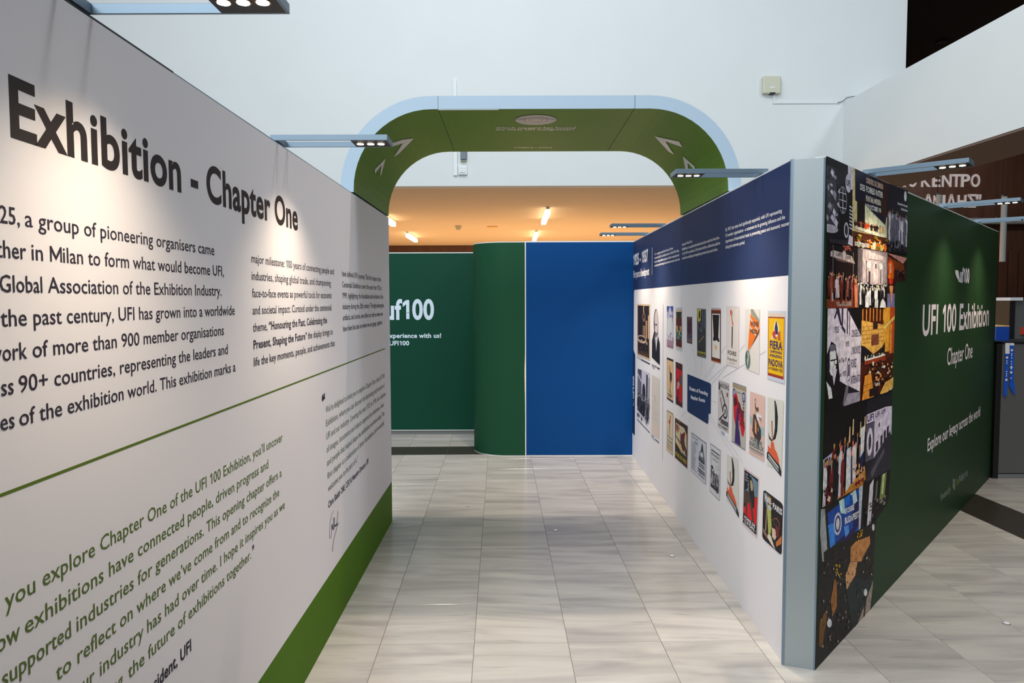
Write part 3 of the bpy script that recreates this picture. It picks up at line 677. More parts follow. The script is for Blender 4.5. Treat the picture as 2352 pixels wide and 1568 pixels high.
def d_q1(s):
    s.rect(0, 0, 1, 1, (40, 34, 36)); s.rect(.05, .05, 1, .955, (216, 180, 138)); s.poly([(.36, .17), (.42, .17), (.42, .3), (.36, .3)], (120, 70, 50)); s.poly([(.5, .2), (.54, .2), (.54, .32), (.5, .32)], (60, 44, 36))
    s.poly([(.36, .3), (.8, .33), (.8, .42), (.72, .58), (.58, .5), (.56, .75), (.5, .75), (.46, .34)], (38, 34, 30)); s.poly([(.3, .73), (.6, .74), (.74, .8), (.7, .84), (.4, .8)], (130, 136, 98))
    s.rect(.15, .845, .85, .868, (44, 38, 32)); s.rect(.3, .88, .74, .9, (60, 50, 42)); s.rect(.15, .905, .85, .915, (90, 74, 60))
poster([C8(541, 1058), C8(628, 1092), C9(626, 148), C9(541, 90)], 'tan poster with a black figure holding a sword', d_q1)
def d_q2(s):
    s.rect(0, 0, 1, 1, (70, 28, 26)); s.poly([(.1, .14), (.93, .16), (.93, .9), (.4, .88), (.4, .62), (.28, .62), (.28, .82), (.1, .8)], (196, 22, 30))
    s.poly([(.55, .32), (.72, .24), (.92, .3), (.92, .48), (.6, .5), (.5, .45)], (100, 72, 62)); s.poly([(.3, .45), (.55, .44), (.62, .5), (.4, .62), (.22, .66)], (164, 154, 148)); s.poly([(.2, .4), (.35, .36), (.4, .44), (.22, .48)], (52, 26, 24))
    s.line(.7, .28, .74, .46, .03, (60, 40, 36)); s.line(.8, .28, .8, .46, .03, (140, 116, 100)); s.poly([(.25, .62), (.42, .62), (.46, .9), (.3, .88)], (58, 26, 26))
    for v in (.66, .72, .78, .83): s.rect(.52, v, .84, v + .012, (140, 18, 26))
poster([C8(659, 1117), C8(750, 1155), C9(750, 213), C9(659, 158)], 'red and dark brown poster beside the tan one', d_q2)
def d_q3(s):
    s.rect(0, 0, 1, 1, (150, 126, 84)); s.rect(.06, .03, .94, .98, (206, 190, 164)); s.poly([(.48, .08), (.64, .1), (.56, .32), (.5, .55), (.46, .3)], (170, 96, 70)); s.ell(.4, .26, .1, .05, (180, 52, 34)); s.line(.52, .3, .52, .58, .06, (96, 80, 60)); s.line(.45, .35, .15, .6, .04, (170, 150, 120))
    s.text('FOIRE DE', .14, .9, .66, .05, (90, 94, 84), .05); s.text('Marseille', .14, .9, .75, .05, (70, 84, 80), .05)
    for v in (.79, .83, .87, .91): s.rect(.1, v, .9, v + .018, (134, 112, 84))
poster(c9((541, 238), (627, 293), (620, 858), (537, 775)), 'small brown-beige poster low on the wall', d_q3)
def d_q4(s):
    s.rect(-.03, -.02, 1.03, 1.02, (206, 178, 172)); s.rect(0, 0, 1, 1, (44, 26, 24)); s.text('XVe FOIRE', .12, .4, .055, .025, (150, 130, 40), .05); s.poly([(.08, .1), (.75, .1), (.93, .22), (.95, .6), (.9, .75), (.35, .68), (.05, .6)], (196, 184, 150))
    s.poly([(.06, .12), (.34, .12), (.4, .2), (.22, .34), (.06, .3)], (176, 112, 96)); s.ell(.17, .2, .05, .07, (90, 56, 70)); s.poly([(.05, .42), (.5, .5), (.45, .56), (.05, .46)], (110, 84, 72)); s.poly([(.06, .52), (.45, .56), (.62, .66), (.6, .75), (.1, .6)], (200, 180, 120))
    s.poly([(.45, .26), (.52, .3), (.62, .26), (.78, .18), (.84, .22), (.76, .38), (.82, .5), (.95, .58), (.97, .75), (.62, .66), (.46, .52)], (84, 34, 32)); s.poly([(.76, .2), (.84, .2), (.8, .34), (.74, .34)], (190, 40, 34))
    s.specks(14, .4, .8, .64, .76, .05, .03, [(196, 190, 160), (70, 84, 66), (190, 180, 140)]); s.text('FOIRE DE PARIS', .05, .95, .92, .09, (176, 156, 34), .06)
poster(c9((652, 348), (822, 463), (815, 1030), (650, 880)), 'dark poster with red horse rider and yellow lettering', d_q4)
def d_q5(s):
    s.rect(0, 0, 1, 1, (60, 62, 84)); s.rect(.012, .018, .985, .992, (200, 200, 212)); s.rect(.49, .03, .497, .98, (120, 120, 134))
    s.text('IL PRIMO', .05, .3, .1, .03, (60, 64, 84), .05); s.rect(.32, .065, .46, .08, (70, 72, 90)); s.rect(.32, .09, .46, .1, (70, 72, 90)); s.text('PADOVA', .25, .46, .2, .05, (60, 66, 90), .05)
    for i in range(19): s.rect(.05, .22 + i * .037, .05 + .38 * (.55 + .45 * s.r.random()), .232 + i * .037, (92, 96, 116))
    s.poly([(.74, .06), (.8, .16), (.9, .42), (.92, .55), (.56, .55), (.6, .4), (.7, .16)], (116, 124, 136)); s.poly([(.72, .1), (.78, .1), (.82, .28), (.7, .28)], (40, 48, 54)); s.ell(.73, .36, .1, .05, (206, 206, 216)); s.line(.62, .3, .58, .5, .03, (60, 66, 80)); s.line(.84, .3, .9, .5, .04, (60, 66, 80))
    s.text('FIERA', .54, .92, .56, .1, (30, 28, 42), .08, 2); s.rect(.56, .6, .92, .625, (44, 42, 60)); s.rect(.56, .655, .92, .68, (44, 42, 60)); s.text('PADOVA', .52, .95, .84, .11, (30, 28, 42), .08, 2); s.rect(.55, .88, .93, .9, (44, 42, 60))
poster(c9((870, 543), (1076, 692), (1065, 1252), (864, 1062)), 'black and white fair programme sheet with two columns', d_q5)
def d_q6(s):
    s.rect(0, 0, 1, 1, (80, 78, 92)); s.rect(.015, .012, .985, .99, (204, 202, 208)); s.rect(.1, .1, .9, .88, (40, 38, 50)); s.rect(.12, .125, .88, .865, (200, 200, 202))
    s.text('FOIRE de BORDEAUX', .13, .87, .21, .05, (44, 42, 54), .05); s.text('15 JUIN 30 JUIN', .25, .78, .29, .035, (54, 52, 62), .03)
    s.ell(.7, .4, .11, .05, (120, 118, 124)); s.ell(.7, .4, .09, .04, (200, 200, 202)); s.ell(.22, .46, .11, .04, (46, 44, 52)); s.people(7, .15, .85, .5, .6, .26, [(70, 68, 76), (110, 108, 116), (50, 48, 54), (150, 148, 152)], (120, 118, 122), .2)
    s.poly([(.12, .8), (.88, .78), (.88, .865), (.12, .865)], (44, 46, 48)); s.specks(16, .14, .86, .55, .82, .05, .02, [(170, 170, 172), (40, 40, 46)])
poster(c9((1128, 690), (1268, 792), (1254, 1470), (1118, 1335)), 'white poster with black framed drawing of people', d_q6)
def d_q7(s):
    s.rect(0, 0, 1, 1, (178, 168, 172)); s.rect(.03, .04, .97, .98, (196, 188, 188)); s.text('BANDOENG', .08, .98, .135, .085, (50, 48, 52), .09); s.rect(.03, .05, .14, .2, (60, 58, 60))
    s.line(.16, .1, .18, .3, .05, (70, 66, 66)); s.line(.2, .35, .45, .62, .05, (64, 60, 60)); s.line(.3, .2, .8, .55, .06, (52, 48, 50)); s.ell(.66, .6, .24, .16, (52, 50, 56), 20); s.ell(.66, .6, .17, .11, (180, 174, 176), 20); s.ell(.66, .6, .07, .045, (52, 50, 56), 10)
    s.line(.64, .62, .1, .84, .06, (56, 54, 58)); s.line(.64, .6, .1, .8, .03, (214, 208, 208)); s.ell(.85, .24, .06, .05, (92, 66, 66)); s.rect(.26, .79, .97, .89, (104, 100, 104)); s.text('UTRECHT', .32, .97, .88, .075, (48, 46, 52), .07)
    s.text('8-17 MAART', .06, .95, .97, .05, (50, 48, 56), .05)
poster([C8(1238, 1362), C8(1382, 1415), C9(1372, 555), C9(1230, 465)], 'grey poster with a wheel drawing', d_q7)
def d_q8(s):
    s.rect(0, -.018, 1, -.008, (60, 56, 92)); s.rect(0, 0, 1, 1, (176, 170, 160)); s.rect(0, 0, 1, .06, (150, 134, 106)); s.text('Tentoonstelling 1930', .26, .74, .13, .022, (70, 66, 90), .03)
    for u in (.12, .84): s.ell(u, .17, .11, .09, (40, 48, 110), 16); s.ell(u, .165, .06, .055, (200, 200, 214), 12); s.poly([(u - .03, .2), (u, .11), (u + .03, .2)], (40, 48, 110))
    s.poly([(.1, .2), (.3, .14), (.45, .25), (.6, .34), (.85, .42), (.9, .55), (.95, .66), (.85, .82), (.72, .8), (.6, .66), (.3, .72), (.15, .58), (.1, .4)], (186, 26, 44))
    s.poly([(.08, .26), (.3, .2), (.4, .32), (.3, .36), (.12, .38)], (78, 18, 26)); s.poly([(.44, .26), (.6, .3), (.7, .4), (.5, .48), (.42, .38)], (96, 20, 34)); s.poly([(.62, .36), (.85, .42), (.8, .56), (.6, .5)], (110, 24, 36))
    s.line(.66, .55, .92, .6, .03, (60, 14, 24), 1); s.line(.64, .6, .9, .66, .03, (60, 14, 24), 1); s.poly([(.38, .4), (.46, .36), (.52, .6), (.68, 1.0), (.24, 1.0), (.3, .66)], (50, 32, 96)); s.poly([(.5, .58), (.56, .6), (.54, .8)], (176, 170, 160))
    for v, t in ((.30, 'A'), (.36, 'S'), (.42, 'I'), (.48, 'E')): s.text(t, .78, .9, v, .035, (56, 50, 70), .1)
    s.rect(0, 1.01, 1, 1.02, (60, 56, 92))
poster([C8(1430, 1408), C8(1612, 1475), C9(1602, 775), C9(1414, 650)], 'poster with red and purple figure and two blue discs', d_q8)
def d_q9(s):
    s.rect(0, 0, 1, 1, (212, 178, 168)); s.poly([(0, .38), (.35, .42), (.3, .56), (0, .5)], (164, 172, 166)); s.poly([(.6, .5), (.98, .48), (.98, .62), (.7, .62)], (156, 176, 176))
    s.ell(.38, .14, .05, .06, (120, 90, 70)); s.ell(.38, .14, .028, .035, (212, 178, 168)); s.poly([(.34, .18), (.48, .22), (.6, .2), (.62, .26), (.5, .29), (.38, .26)], (104, 78, 58)); s.ell(.44, .32, .11, .05, (190, 160, 138)); s.poly([(.45, .3), (.85, .32), (.6, .4), (.52, .44)], (216, 216, 224))
    for i in range(4): s.line(.6 + i * .06, .36 + .012 * i, .8, .37 + .02 * i, .02, (150, 120, 110))
    s.poly([(.25, .34), (.42, .34), (.6, .45), (.78, .54), (.8, .66), (.68, .76), (.62, .88), (.55, .72), (.4, .7), (.22, .56)], (78, 50, 44)); s.poly([(.36, .4), (.48, .46), (.5, .64), (.38, .62)], (206, 150, 112)); s.ell(.64, .6, .15, .1, (52, 50, 60)); s.ell(.6, .55, .06, .04, (120, 100, 80))
    s.line(.2, .58, .45, .74, .04, (90, 56, 40)); s.text('FOIRE DE', .1, .86, .775, .055, (60, 110, 112), .04); s.text('BORDEAUX', .02, .97, .86, .07, (60, 110, 112), .05); s.rect(.02, .885, .97, .91, (110, 130, 128)); s.rect(.12, .93, .88, .94, (140, 140, 136))
poster([C8(1665, 1518), C9(1866, 60), C9(1853, 938), C9(1652, 825)], 'pink poster with a winged figure and teal lettering', d_q9)
def d_feather(s):
    s.rect(0, 0, 1, 1, (206, 204, 196)); s.poly([(.43, .03), (.5, .02), (.6, .1), (.68, .25), (.66, .45), (.56, .57), (.44, .6), (.38, .58), (.46, .5), (.5, .4), (.48, .2)], (22, 30, 36)); s.poly([(.45, .04), (.5, .03), (.56, .12), (.52, .16)], (70, 72, 80))
    s.poly([(.05, .5), (.12, .55), (.28, .6), (.4, .58), (.42, .61), (.28, .63), (.12, .6)], (22, 30, 36)); s.poly([(.26, .33), (.34, .32), (.36, .45), (.38, .62), (.32, .62), (.28, .45)], (170, 100, 76)); s.poly([(.32, .6), (.38, .6), (.4, .66), (.34, .66)], (200, 110, 80))
    s.poly([(.24, .64), (.44, .63), (.52, .72), (.66, .76), (.8, .84), (.86, .95), (.05, .82), (.05, .70), (.24, .74)], (212, 92, 58)); s.poly([(-.02, .82), (.05, .79), (.88, .93), (.98, 1.0), (.98, 1.08), (-.02, .9)], (28, 38, 44))
    s.poly([(.08, .82), (.8, .955), (.8, .985), (.08, .85)], (196, 196, 198)); s.poly([(.08, .865), (.8, 1.0), (.8, 1.03), (.08, .895)], (160, 164, 166))
poster([C9(1903, 70), C9(2118, 120), C9(2090, 1070), C9(1895, 985)], 'cream poster with black feather and orange block, right edge', d_feather)
poster([C9(1352, 838), C9(1502, 905), (1698, 1180), (1669, 1148)], 'cream poster with black feather, lower and further left', d_feather)
E10 = lambda u, v: (1640 + u / 6.8167, 1060 + v / 6.8167)
def d_lyon(s):
    s.rect(-.07, -.04, 1.05, 1.045, (206, 190, 188)); s.rect(0, 0, 1, 1, (24, 22, 40)); s.poly([(.42, .02), (.97, .05), (.97, .33), (.75, .36), (.4, .45), (.04, .4), (.3, .2)], (104, 132, 148))
    s.poly([(.2, .25), (.3, .24), (.28, .3), (.1, .37), (.06, .34)], (24, 22, 40)); s.poly([(.97, .32), (.97, .86), (.02, .8), (.02, .72), (.4, .52), (.78, .38)], (210, 18, 30))
    s.poly([(.36, .06), (.5, .04), (.62, .1), (.7, .2), (.8, .36), (.8, .56), (.62, .6), (.45, .45), (.36, .3)], (30, 26, 30)); s.poly([(.45, .12), (.55, .1), (.66, .18), (.66, .26), (.56, .3), (.48, .24)], (176, 154, 120))
    s.poly([(.02, .38), (.35, .34), (.6, .5), (.72, .62), (.82, .84), (.96, .86), (.9, .92), (.7, .9), (.6, .7), (.46, .54), (.3, .56), (.3, .8), (.2, .8), (.14, .6), (.02, .62)], (72, 58, 50)); s.text('1 ER', .06, .26, .08, .035, (190, 186, 196), .04); s.rect(.08, .11, .3, .13, (150, 146, 156)); s.rect(.06, .16, .28, .18, (150, 146, 156))
    s.rect(.0, .83, 1, 1, (20, 18, 30)); s.text('FOIRE DE', .1, .9, .895, .05, (226, 220, 224), .06, 2); s.text('LYON', .14, .84, .975, .062, (226, 220, 224), .07, 2); s.ell(.06, .935, .02, .01, (226, 220, 224), 8); s.ell(.92, .955, .02, .01, (226, 220, 224), 8)
poster([E10(482, 122), E10(695, 278), E10(668, 1148), E10(458, 945)], 'red, blue and black lion poster, LYON', d_lyon)
def rounded(s, r, c, rx=None):
    rx = rx or r; pts = []
    for cx, cy, a0 in ((1 - rx, r, -90), (1 - rx, 1 - r, 0), (rx, 1 - r, 90), (rx, r, 180)):
        for k in range(5): t = math.radians(a0 + k * 22.5); pts.append((cx + rx * math.cos(t), cy + r * math.sin(t)))
    s.poly(pts, c)
def d_paris(s):
    rounded(s, .06, (30, 24, 28), .12); s.poly([(.04, .06), (.2, .03), (.32, .3), (.3, .4), (.18, .3)], (134, 146, 150)); s.poly([(.25, .04), (.42, .06), (.44, .2), (.34, .24)], (150, 120, 40)); s.poly([(.22, .3), (.42, .3), (.48, .6), (.4, .9), (.34, .9)], (170, 176, 90))
    s.ell(.36, .27, .1, .05, (176, 184, 180)); s.poly([(.2, .3), (.24, .3), (.2, .8), (.14, .8)], (150, 128, 100)); s.text('FOIRE', .08, .4, .19, .10, (220, 214, 220), .05, 2); s.text('PARIS', .52, .97, .23, .11, (220, 214, 220), .05, 2); s.rect(.42, .15, .5, .165, (200, 196, 200))
    s.ell(.72, .45, .16, .08, (140, 80, 60)); s.ell(.72, .46, .14, .07, (34, 26, 28)); s.poly([(.5, .62), (.66, .6), (.74, .72), (.66, .82), (.52, .8)], (206, 180, 160)); s.poly([(.68, .5), (.86, .52), (.84, .7), (.7, .72)], (110, 38, 30)); s.poly([(.3, .82), (.46, .8), (.6, .92), (.7, .99), (.5, .96), (.3, .9)], (214, 204, 190))
    s.poly([(.72, .84), (.98, .62), (.98, .78), (.74, .92)], (190, 110, 50)); s.poly([(.03, .78), (.3, .86), (.28, .92), (.06, .86)], (150, 110, 90)); s.ell(.08, .22, .02, .01, (206, 170, 120), 8); s.specks(10, .4, .9, .35, .6, .03, .012, [(120, 90, 70), (60, 50, 54)])
poster([E10(778, 430), E10(1085, 662), E10(1062, 1470), E10(758, 1195)], 'dark rounded poster with tower, lowest right, PARIS', d_paris)
# navy caption card
p = Paint(WR, off=0.0016)
p.px([C8(818, 1283), C8(1125, 1408), C8(1137, 1432), C9(1132, 295), C9(1104, 290), C9(1100, 412), C9(1090, 432), C9(830, 270), C9(815, 245)], (14, 44, 90))
s = Sheet(p, [C8(818, 1283), C8(1137, 1413), C9(1132, 295), C9(815, 250)])
s.text('Posters of Founding', .1, .88, .42, .105, (222, 218, 226), .05, 3); s.text('Member Events', .17, .78, .66, .105, (222, 218, 226), .05, 3)
p.build('caption_card', right, label='navy card with white lettering')

# ---- diagonal dark green wall with the photo collage
WG = Wall((1.492, 3.470), (4.905, 7.327))
green = empty('display_wall', (1.50, 3.48, 0), 'diagonal dark green wall with a photo collage, right side', 'exhibition wall')
slab_wall(WG, '', 0, WG.len, 0.05, 0, H, 'fabric_darkgreen', green)
MB().obox(WG.P(0, H), WG.d * WG.len, -WG.n * 0.05, (0, 0, 0.008)).build('top_rail', 'rail_white', green)
MB().obox(WG.P(-.004, 0), WG.d * 0.01, -WG.n * 0.03, (0, 0, H)).build('corner_profile', 'alu', green)
p = Paint(WG, off=0.001)
g8 = lambda u, v: (2052 + u / 7.84, 600 + v / 7.84)
zg = lambda x, y: WG.sz(x, y)[1]
LW = (226, 216, 222)
zz = zg(2225, 649); z2 = zg(2206, 647)
p.ptext('uf100', 2204.4, 2225.7, (zz + z2) / 2, (zg(2215, 611) - zg(2215, 648)) / .80, LW, .04, 4)
p.px([g8(1112, 158), g8(1150, 158), g8(1172, 175), g8(1190, 320), g8(1195, 372), g8(1172, 368), g8(1165, 320), g8(1150, 318), g8(1145, 285), g8(1133, 280), g8(1128, 245), g8(1115, 232)], LW)
p.build('wall_logo', green, label='small white winged logo')
p = Paint(WG, off=0.001)
zb_ = (zg(2137, 767) + zg(2270, 746.7)) / 2; zc_ = zg(2137, 700.1)
p.ptext('UFI 100 Exhibition', 2117.7, 2270.7, zb_, (zg(2137, 700.1) - zg(2137, 767)) / CAPH, LW, .018, 4)
zb_ = (zg(2178.3, 838) + zg(2232, 821)) / 2; p.ptext('Chapter One', 2175, 2232.9, zb_, (zg(2178, 799) - zg(2178, 838.5)) / .70, LW, .0, 4)
zb_ = (zg(2129.8, 1037) + zg(2251, 954)) / 2; p.ptext('Explore our legacy across the world', 2129.8, 2251, zb_, (zg(2131, 1009) - zg(2131, 1037)) / CAPH, LW, .02, 3)
GY = (140, 150, 145)
zb_ = (zg(2160, 1146) + zg(2182, 1134)) / 2; p.ptext('Powered by', 2159.8, 2182.7, zb_, .085, GY, .0, 2)
p.px([(2187.8, 1098.4), (2194.2, 1101), (2193.5, 1122), (2192, 1126.4), (2188, 1120)], (120, 122, 128)); p.px([(2188.4, 1111), (2191, 1113), (2190.5, 1122), (2188.5, 1120)], (110, 170, 70))
zb_ = (zg(2196, 1116) + zg(2222, 1092)) / 2; p.ptext('be', 2195.5, 2201.4, zb_, .105, (110, 140, 40), .02, 2); p.ptext('Matrix', 2202.2, 2222.7, zb_, .105, GY, .01, 2)
p.build('wall_text', green, label='white lettering on the green field')
def photo(c, label, draw):
    def dd(s): s.clip = True; draw(s)
    return poster(c, label, dd, WG, green, 'collage_photo', 0.0012, gain=1.4)
def d_c1(s):
    s.rect(0, 0, 1, 1, (36, 34, 40)); s.poly([(0, .1), (.3, .1), (.45, .55), (.4, .8), (0, .85)], (74, 72, 80)); s.specks(26, .02, .5, .12, .8, .07, .05, [(150, 148, 158), (96, 94, 104), (190, 186, 196), (52, 50, 58)])
    s.rect(.8, 0, 1, .28, (196, 190, 196)); s.ell(.82, .22, .12, .115, (182, 176, 186), 20); s.text('UFI', .74, .9, .25, .07, (50, 44, 64), .06)
    s.ell(.6, .45, .16, .17, (150, 148, 156), 20); s.ell(.6, .45, .145, .155, (50, 48, 56), 20)
    for v in (.36, .45, .54): s.rect(.46, v, .74, v + .01, (190, 188, 196))
    s.rect(.59, .3, .61, .6, (190, 188, 196)); s.ell(.12, .83, .3, .05, (170, 164, 172), 16); s.ell(.74, .81, .1, .1, (176, 172, 180), 14); s.ell(.74, .81, .06, .07, (60, 56, 62), 12)
    for i in range(7): s.line(.86, .5 + i * .045, .99, .515 + i * .045, .02, (180, 178, 186))
    s.poly([(.85, .86), (1, .88), (1, 1), (.8, .98)], (190, 186, 196)); s.poly([(.1, 1), (.1, .95), (.8, .93), (.8, 1)], (58, 56, 62))
photo([(1898, 358), (1957.8, 385), (1957.1, 565.5), (1897.6, 556.6)], 'black and white photo of medals and machinery', d_c1)
def d_c2(s):
    s.rect(0, 0, 1, 1, (206, 180, 140)); s.poly([(.06, 0), (1, 0), (1, .38), (.95, .62), (.07, .4)], (40, 34, 58)); s.rect(.8, 0, 1, .5, (66, 36, 24))
    s.text("CONGRES DE L'UNION", .36, .86, .12, .07, (196, 176, 160), .03); s.text('DES FOIRES INTER', .2, .86, .24, .075, (206, 196, 190), .03); s.text('FUNCHAL MADEIRA', .36, .8, .36, .07, (206, 190, 176), .03); s.text('26/28 OCTOBRE 198', .34, .8, .46, .06, (206, 196, 190), .03)
    s.rect(.12, .38, .33, .72, (40, 26, 28)); s.poly([(.33, .42), (.95, .62), (.95, .8), (.33, .75)], (226, 206, 170)); s.people(9, .04, .9, .66, .68, .09, [(196, 84, 40), (170, 110, 70), (60, 36, 36), (206, 170, 130)], (196, 120, 80), .1)
    s.poly([(.05, .73), (.9, .77), (.9, .81), (.05, .77)], (230, 210, 180)); s.rect(.0, .8, 1, 1, (90, 48, 22)); s.people(9, .1, .98, .86, .92, .12, [(226, 180, 120), (200, 110, 40), (120, 70, 30), (240, 210, 170)], (230, 170, 110), .13)
    s.specks(20, 0, 1, .82, 1, .05, .03, [(190, 130, 50), (60, 30, 20), (226, 170, 90), (120, 110, 40)]); s.text('SOIREE CONGRES', .03, .42, .985, .05, (226, 206, 190), .05)
photo([(1957.8, 385), (2037.8, 420), (2036, 578.2), (1957.1, 565.5)], 'orange toned banquet photo under a dark banner', d_c2)
def d_c3(s):
    s.rect(0, 0, 1, 1, (36, 32, 46)); s.ell(.88, .1, .07, .08, (196, 206, 216), 12); s.text('Buenos Aires Congreso', .5, 1, .26, .035, (190, 188, 198), .05); s.text('Unión Des Ferias', .66, 1, .33, .035, (190, 188, 198), .05)
    s.people(15, 0, .98, .42, .5, .42, [(180, 176, 190), (150, 146, 160), (206, 200, 210), (110, 106, 118)], (140, 130, 140), .2); s.poly([(0, .92), (1, .93), (1, 1), (0, 1)], (34, 34, 40)); s.specks(18, 0, 1, .84, .97, .06, .04, [(52, 50, 56), (30, 30, 34), (70, 68, 74)])
photo([(2037.8, 420), (2084.5, 437.8), (2082.3, 584.8), (2036, 578.2)], 'dark photo of people in pale robes', d_c3)
def d_c4(s):
    s.rect(0, 0, 1, 1, (34, 24, 30)); s.poly([(.12, .13), (.2, .1), (.78, .16), (.86, .22), (.9, .28), (.12, .2)], (190, 176, 170)); s.text('UFI', .3, .44, .185, .05, (40, 36, 50), .04); s.text('UFI', .64, .76, .215, .05, (40, 36, 50), .04); s.ell(.54, .17, .08, .09, (150, 120, 118), 14); s.ell(.54, .17, .06, .07, (200, 184, 180), 14)
    s.specks(12, .52, .74, 0, .1, .05, .03, [(190, 110, 96), (150, 80, 70)]); s.rect(.18, .02, .205, .45, (110, 100, 106)); s.rect(.83, .1, .85, .48, (130, 120, 116)); s.poly([(.25, .22), (.8, .27), (.74, .3), (.28, .25)], (120, 90, 84)); s.rect(.26, .27, .74, .5, (48, 30, 32))
    s.poly([(0, .86), (1, .86), (1, 1), (0, 1)], (126, 66, 44)); s.poly([(.28, .9), (.82, .88), (.78, .97), (.33, .97)], (150, 130, 122)); s.people(13, .02, .95, .48, .56, .34, [(110, 48, 36), (60, 40, 48), (30, 26, 34), (150, 96, 80), (190, 176, 176)], (190, 140, 120), .14)
    s.poly([(.86, .62), (.97, .6), (.98, .99), (.88, .99)], (206, 130, 100)); s.ell(.91, .56, .04, .04, (220, 150, 110))
photo([(1897.6, 556.6), (1970, 567.3), (1968.6, 706.8), (1896.9, 708)], 'night photo of people under a pale gateway sign', d_c4)
def d_c5(s):
    s.rect(0, 0, 1, 1, (150, 138, 140)); s.poly([(.1, 0), (.95, .1), (.9, .62), (.08, .6)], (176, 164, 164)); s.poly([(0, 0), (.16, .03), (.1, .6), (0, .6)], (110, 102, 104)); s.poly([(.32, .04), (.85, .1), (.8, .2), (.35, .15)], (190, 178, 176)); s.rect(.33, .17, .8, .18, (110, 100, 102))
    for u in (.12, .26, .74, .86): s.rect(u, .2, u + .03, .58, (120, 110, 112))
    for u in (.35, .76): s.ell(u, .27, .07, .06, (214, 204, 204), 10)
    s.poly([(.5, .24), (.58, .18), (.66, .25), (.66, .6), (.5, .58)], (196, 184, 184)); s.rect(.56, .24, .61, .32, (84, 76, 80)); s.rect(.34, .38, .4, .6, (70, 62, 64)); s.rect(0, .6, 1, 1, (40, 36, 38))
    s.people(16, 0, .97, .6, .72, .34, [(30, 28, 30), (46, 42, 44), (206, 200, 200), (26, 24, 26), (90, 84, 86)], (200, 190, 188), .11); s.poly([(.22, .8), (.3, .75), (.34, .99), (.22, .99)], (226, 218, 222)); s.poly([(.74, .9), (.8, .84), (.9, .9), (.93, 1), (.7, 1)], (226, 218, 222))
photo([(1970, 567.3), (2038, 578.4), (2036.9, 706.2), (1968.6, 706.8)], 'black and white photo of a crowd before a baroque church front', d_c5)
def d_c6(s):
    s.poly([(0, 0), (1, .05), (.99, .42), (.95, .5), (.5, .51), (.41, .58), (.39, 1), (0, 1)], (66, 34, 24)); s.poly([(0, .02), (1, .06), (.97, .1), (.8, .18), (.4, .1)], (186, 140, 130)); s.poly([(.02, .08), (.85, .2), (.9, .3), (0, .3)], (130, 70, 34))
    s.poly([(.04, .2), (.14, .12), (.3, .18), (.34, .35), (.3, .48), (.04, .47)], (236, 92, 32)); s.poly([(.1, .2), (.2, .2), (.2, .45), (.1, .45)], (240, 150, 110)); s.ell(.18, .43, .15, .06, (236, 110, 24)); s.ell(.18, .52, .1, .06, (200, 60, 40)); s.poly([(.1, .62), (.3, .62), (.22, .92)], (190, 130, 90)); s.poly([(0, .75), (.38, .74), (.38, 1), (0, 1)], (124, 118, 150)); s.poly([(.12, .6), (.3, .6), (.22, .94)], (196, 150, 110))
    s.people(4, .4, .95, .3, .36, .12, [(40, 26, 34), (90, 50, 50), (190, 180, 200)], (206, 120, 90), .12)
photo([(2038, 578.4), (2082.3, 584.8), (2080, 706), (2036.9, 706.2)], 'orange toned room photo with an orange costume', d_c6)
def d_c7(s):
    s.rect(0, 0, 1, 1, (28, 24, 30)); s.poly([(.04, .0), (.56, .0), (1, .3), (.98, .92), (.35, .72), (.04, .62)], (196, 188, 204)); s.poly([(.25, .0), (.34, .0), (.42, .17), (.38, .17)], (60, 54, 84)); s.line(.3, 0, .22, .1, .035, (60, 54, 84)); s.poly([(.41, .0), (.45, .0), (.45, .18), (.52, .22), (.52, .26), (.41, .2)], (60, 54, 84)); s.rect(.56, .0, .59, .26, (60, 54, 84)); s.rect(.63, .04, .65, .28, (60, 54, 84))
    s.text('1925', .2, .34, .24, .06, (80, 74, 96), .02); s.text('1975', .53, .63, .39, .05, (80, 74, 96), .02); s.text('CONGRES DE', .7, .98, .3, .075, (84, 78, 100), .02); s.text("L'UNION DES", .7, .97, .48, .075, (84, 78, 100), .02); s.text('FOIRES', .7, .86, .62, .085, (84, 78, 100), .02); s.text('INTERNATIO', .7, .98, .79, .08, (84, 78, 100), .02)
    s.text('du 17 au 19', .35, .56, .545, .045, (70, 64, 84), .02); s.text('nov. 1975', .35, .56, .69, .05, (70, 64, 84), .02); s.ell(.63, .64, .05, .13, (50, 46, 70), 16); s.ell(.63, .64, .035, .105, (200, 190, 206), 16); s.rect(.61, .58, .65, .7, (70, 64, 90))
    s.poly([(.02, .46), (.14, .32), (.26, .36), (.3, .55), (.36, .78), (.3, .95), (.05, .95)], (32, 28, 36)); s.poly([(.24, .4), (.32, .48), (.38, .7), (.36, .85), (.22, .8)], (24, 20, 26)); s.ell(.18, .52, .10, .14, (206, 198, 210), 18); s.ell(.17, .385, .09, .035, (110, 104, 116), 12); s.poly([(.04, .5), (.1, .4), (.11, .58), (.07, .68)], (44, 40, 52)); s.rect(.12, .5, .32, .515, (30, 26, 34)); s.ell(.26, .53, .045, .035, (44, 40, 50), 10); s.ell(.26, .53, .032, .024, (200, 192, 204), 10); s.poly([(.16, .6), (.3, .6), (.22, .76)], (190, 182, 194))
    s.poly([(.02, .7), (.15, .78), (.2, .92), (.1, .9)], (214, 208, 216)); s.rect(0, .88, .45, 1, (20, 18, 22)); s.line(.58, .72, .68, .84, .03, (180, 176, 184)); s.poly([(.55, .8), (.62, .8), (.6, .96), (.46, .99)], (120, 116, 124)); s.poly([(.62, .8), (.98, .9), (.98, 1.0), (.62, 1.0)], (44, 42, 48)); s.poly([(.62, .88), (.98, .9), (.98, 1), (.5, 1)], (150, 144, 156))
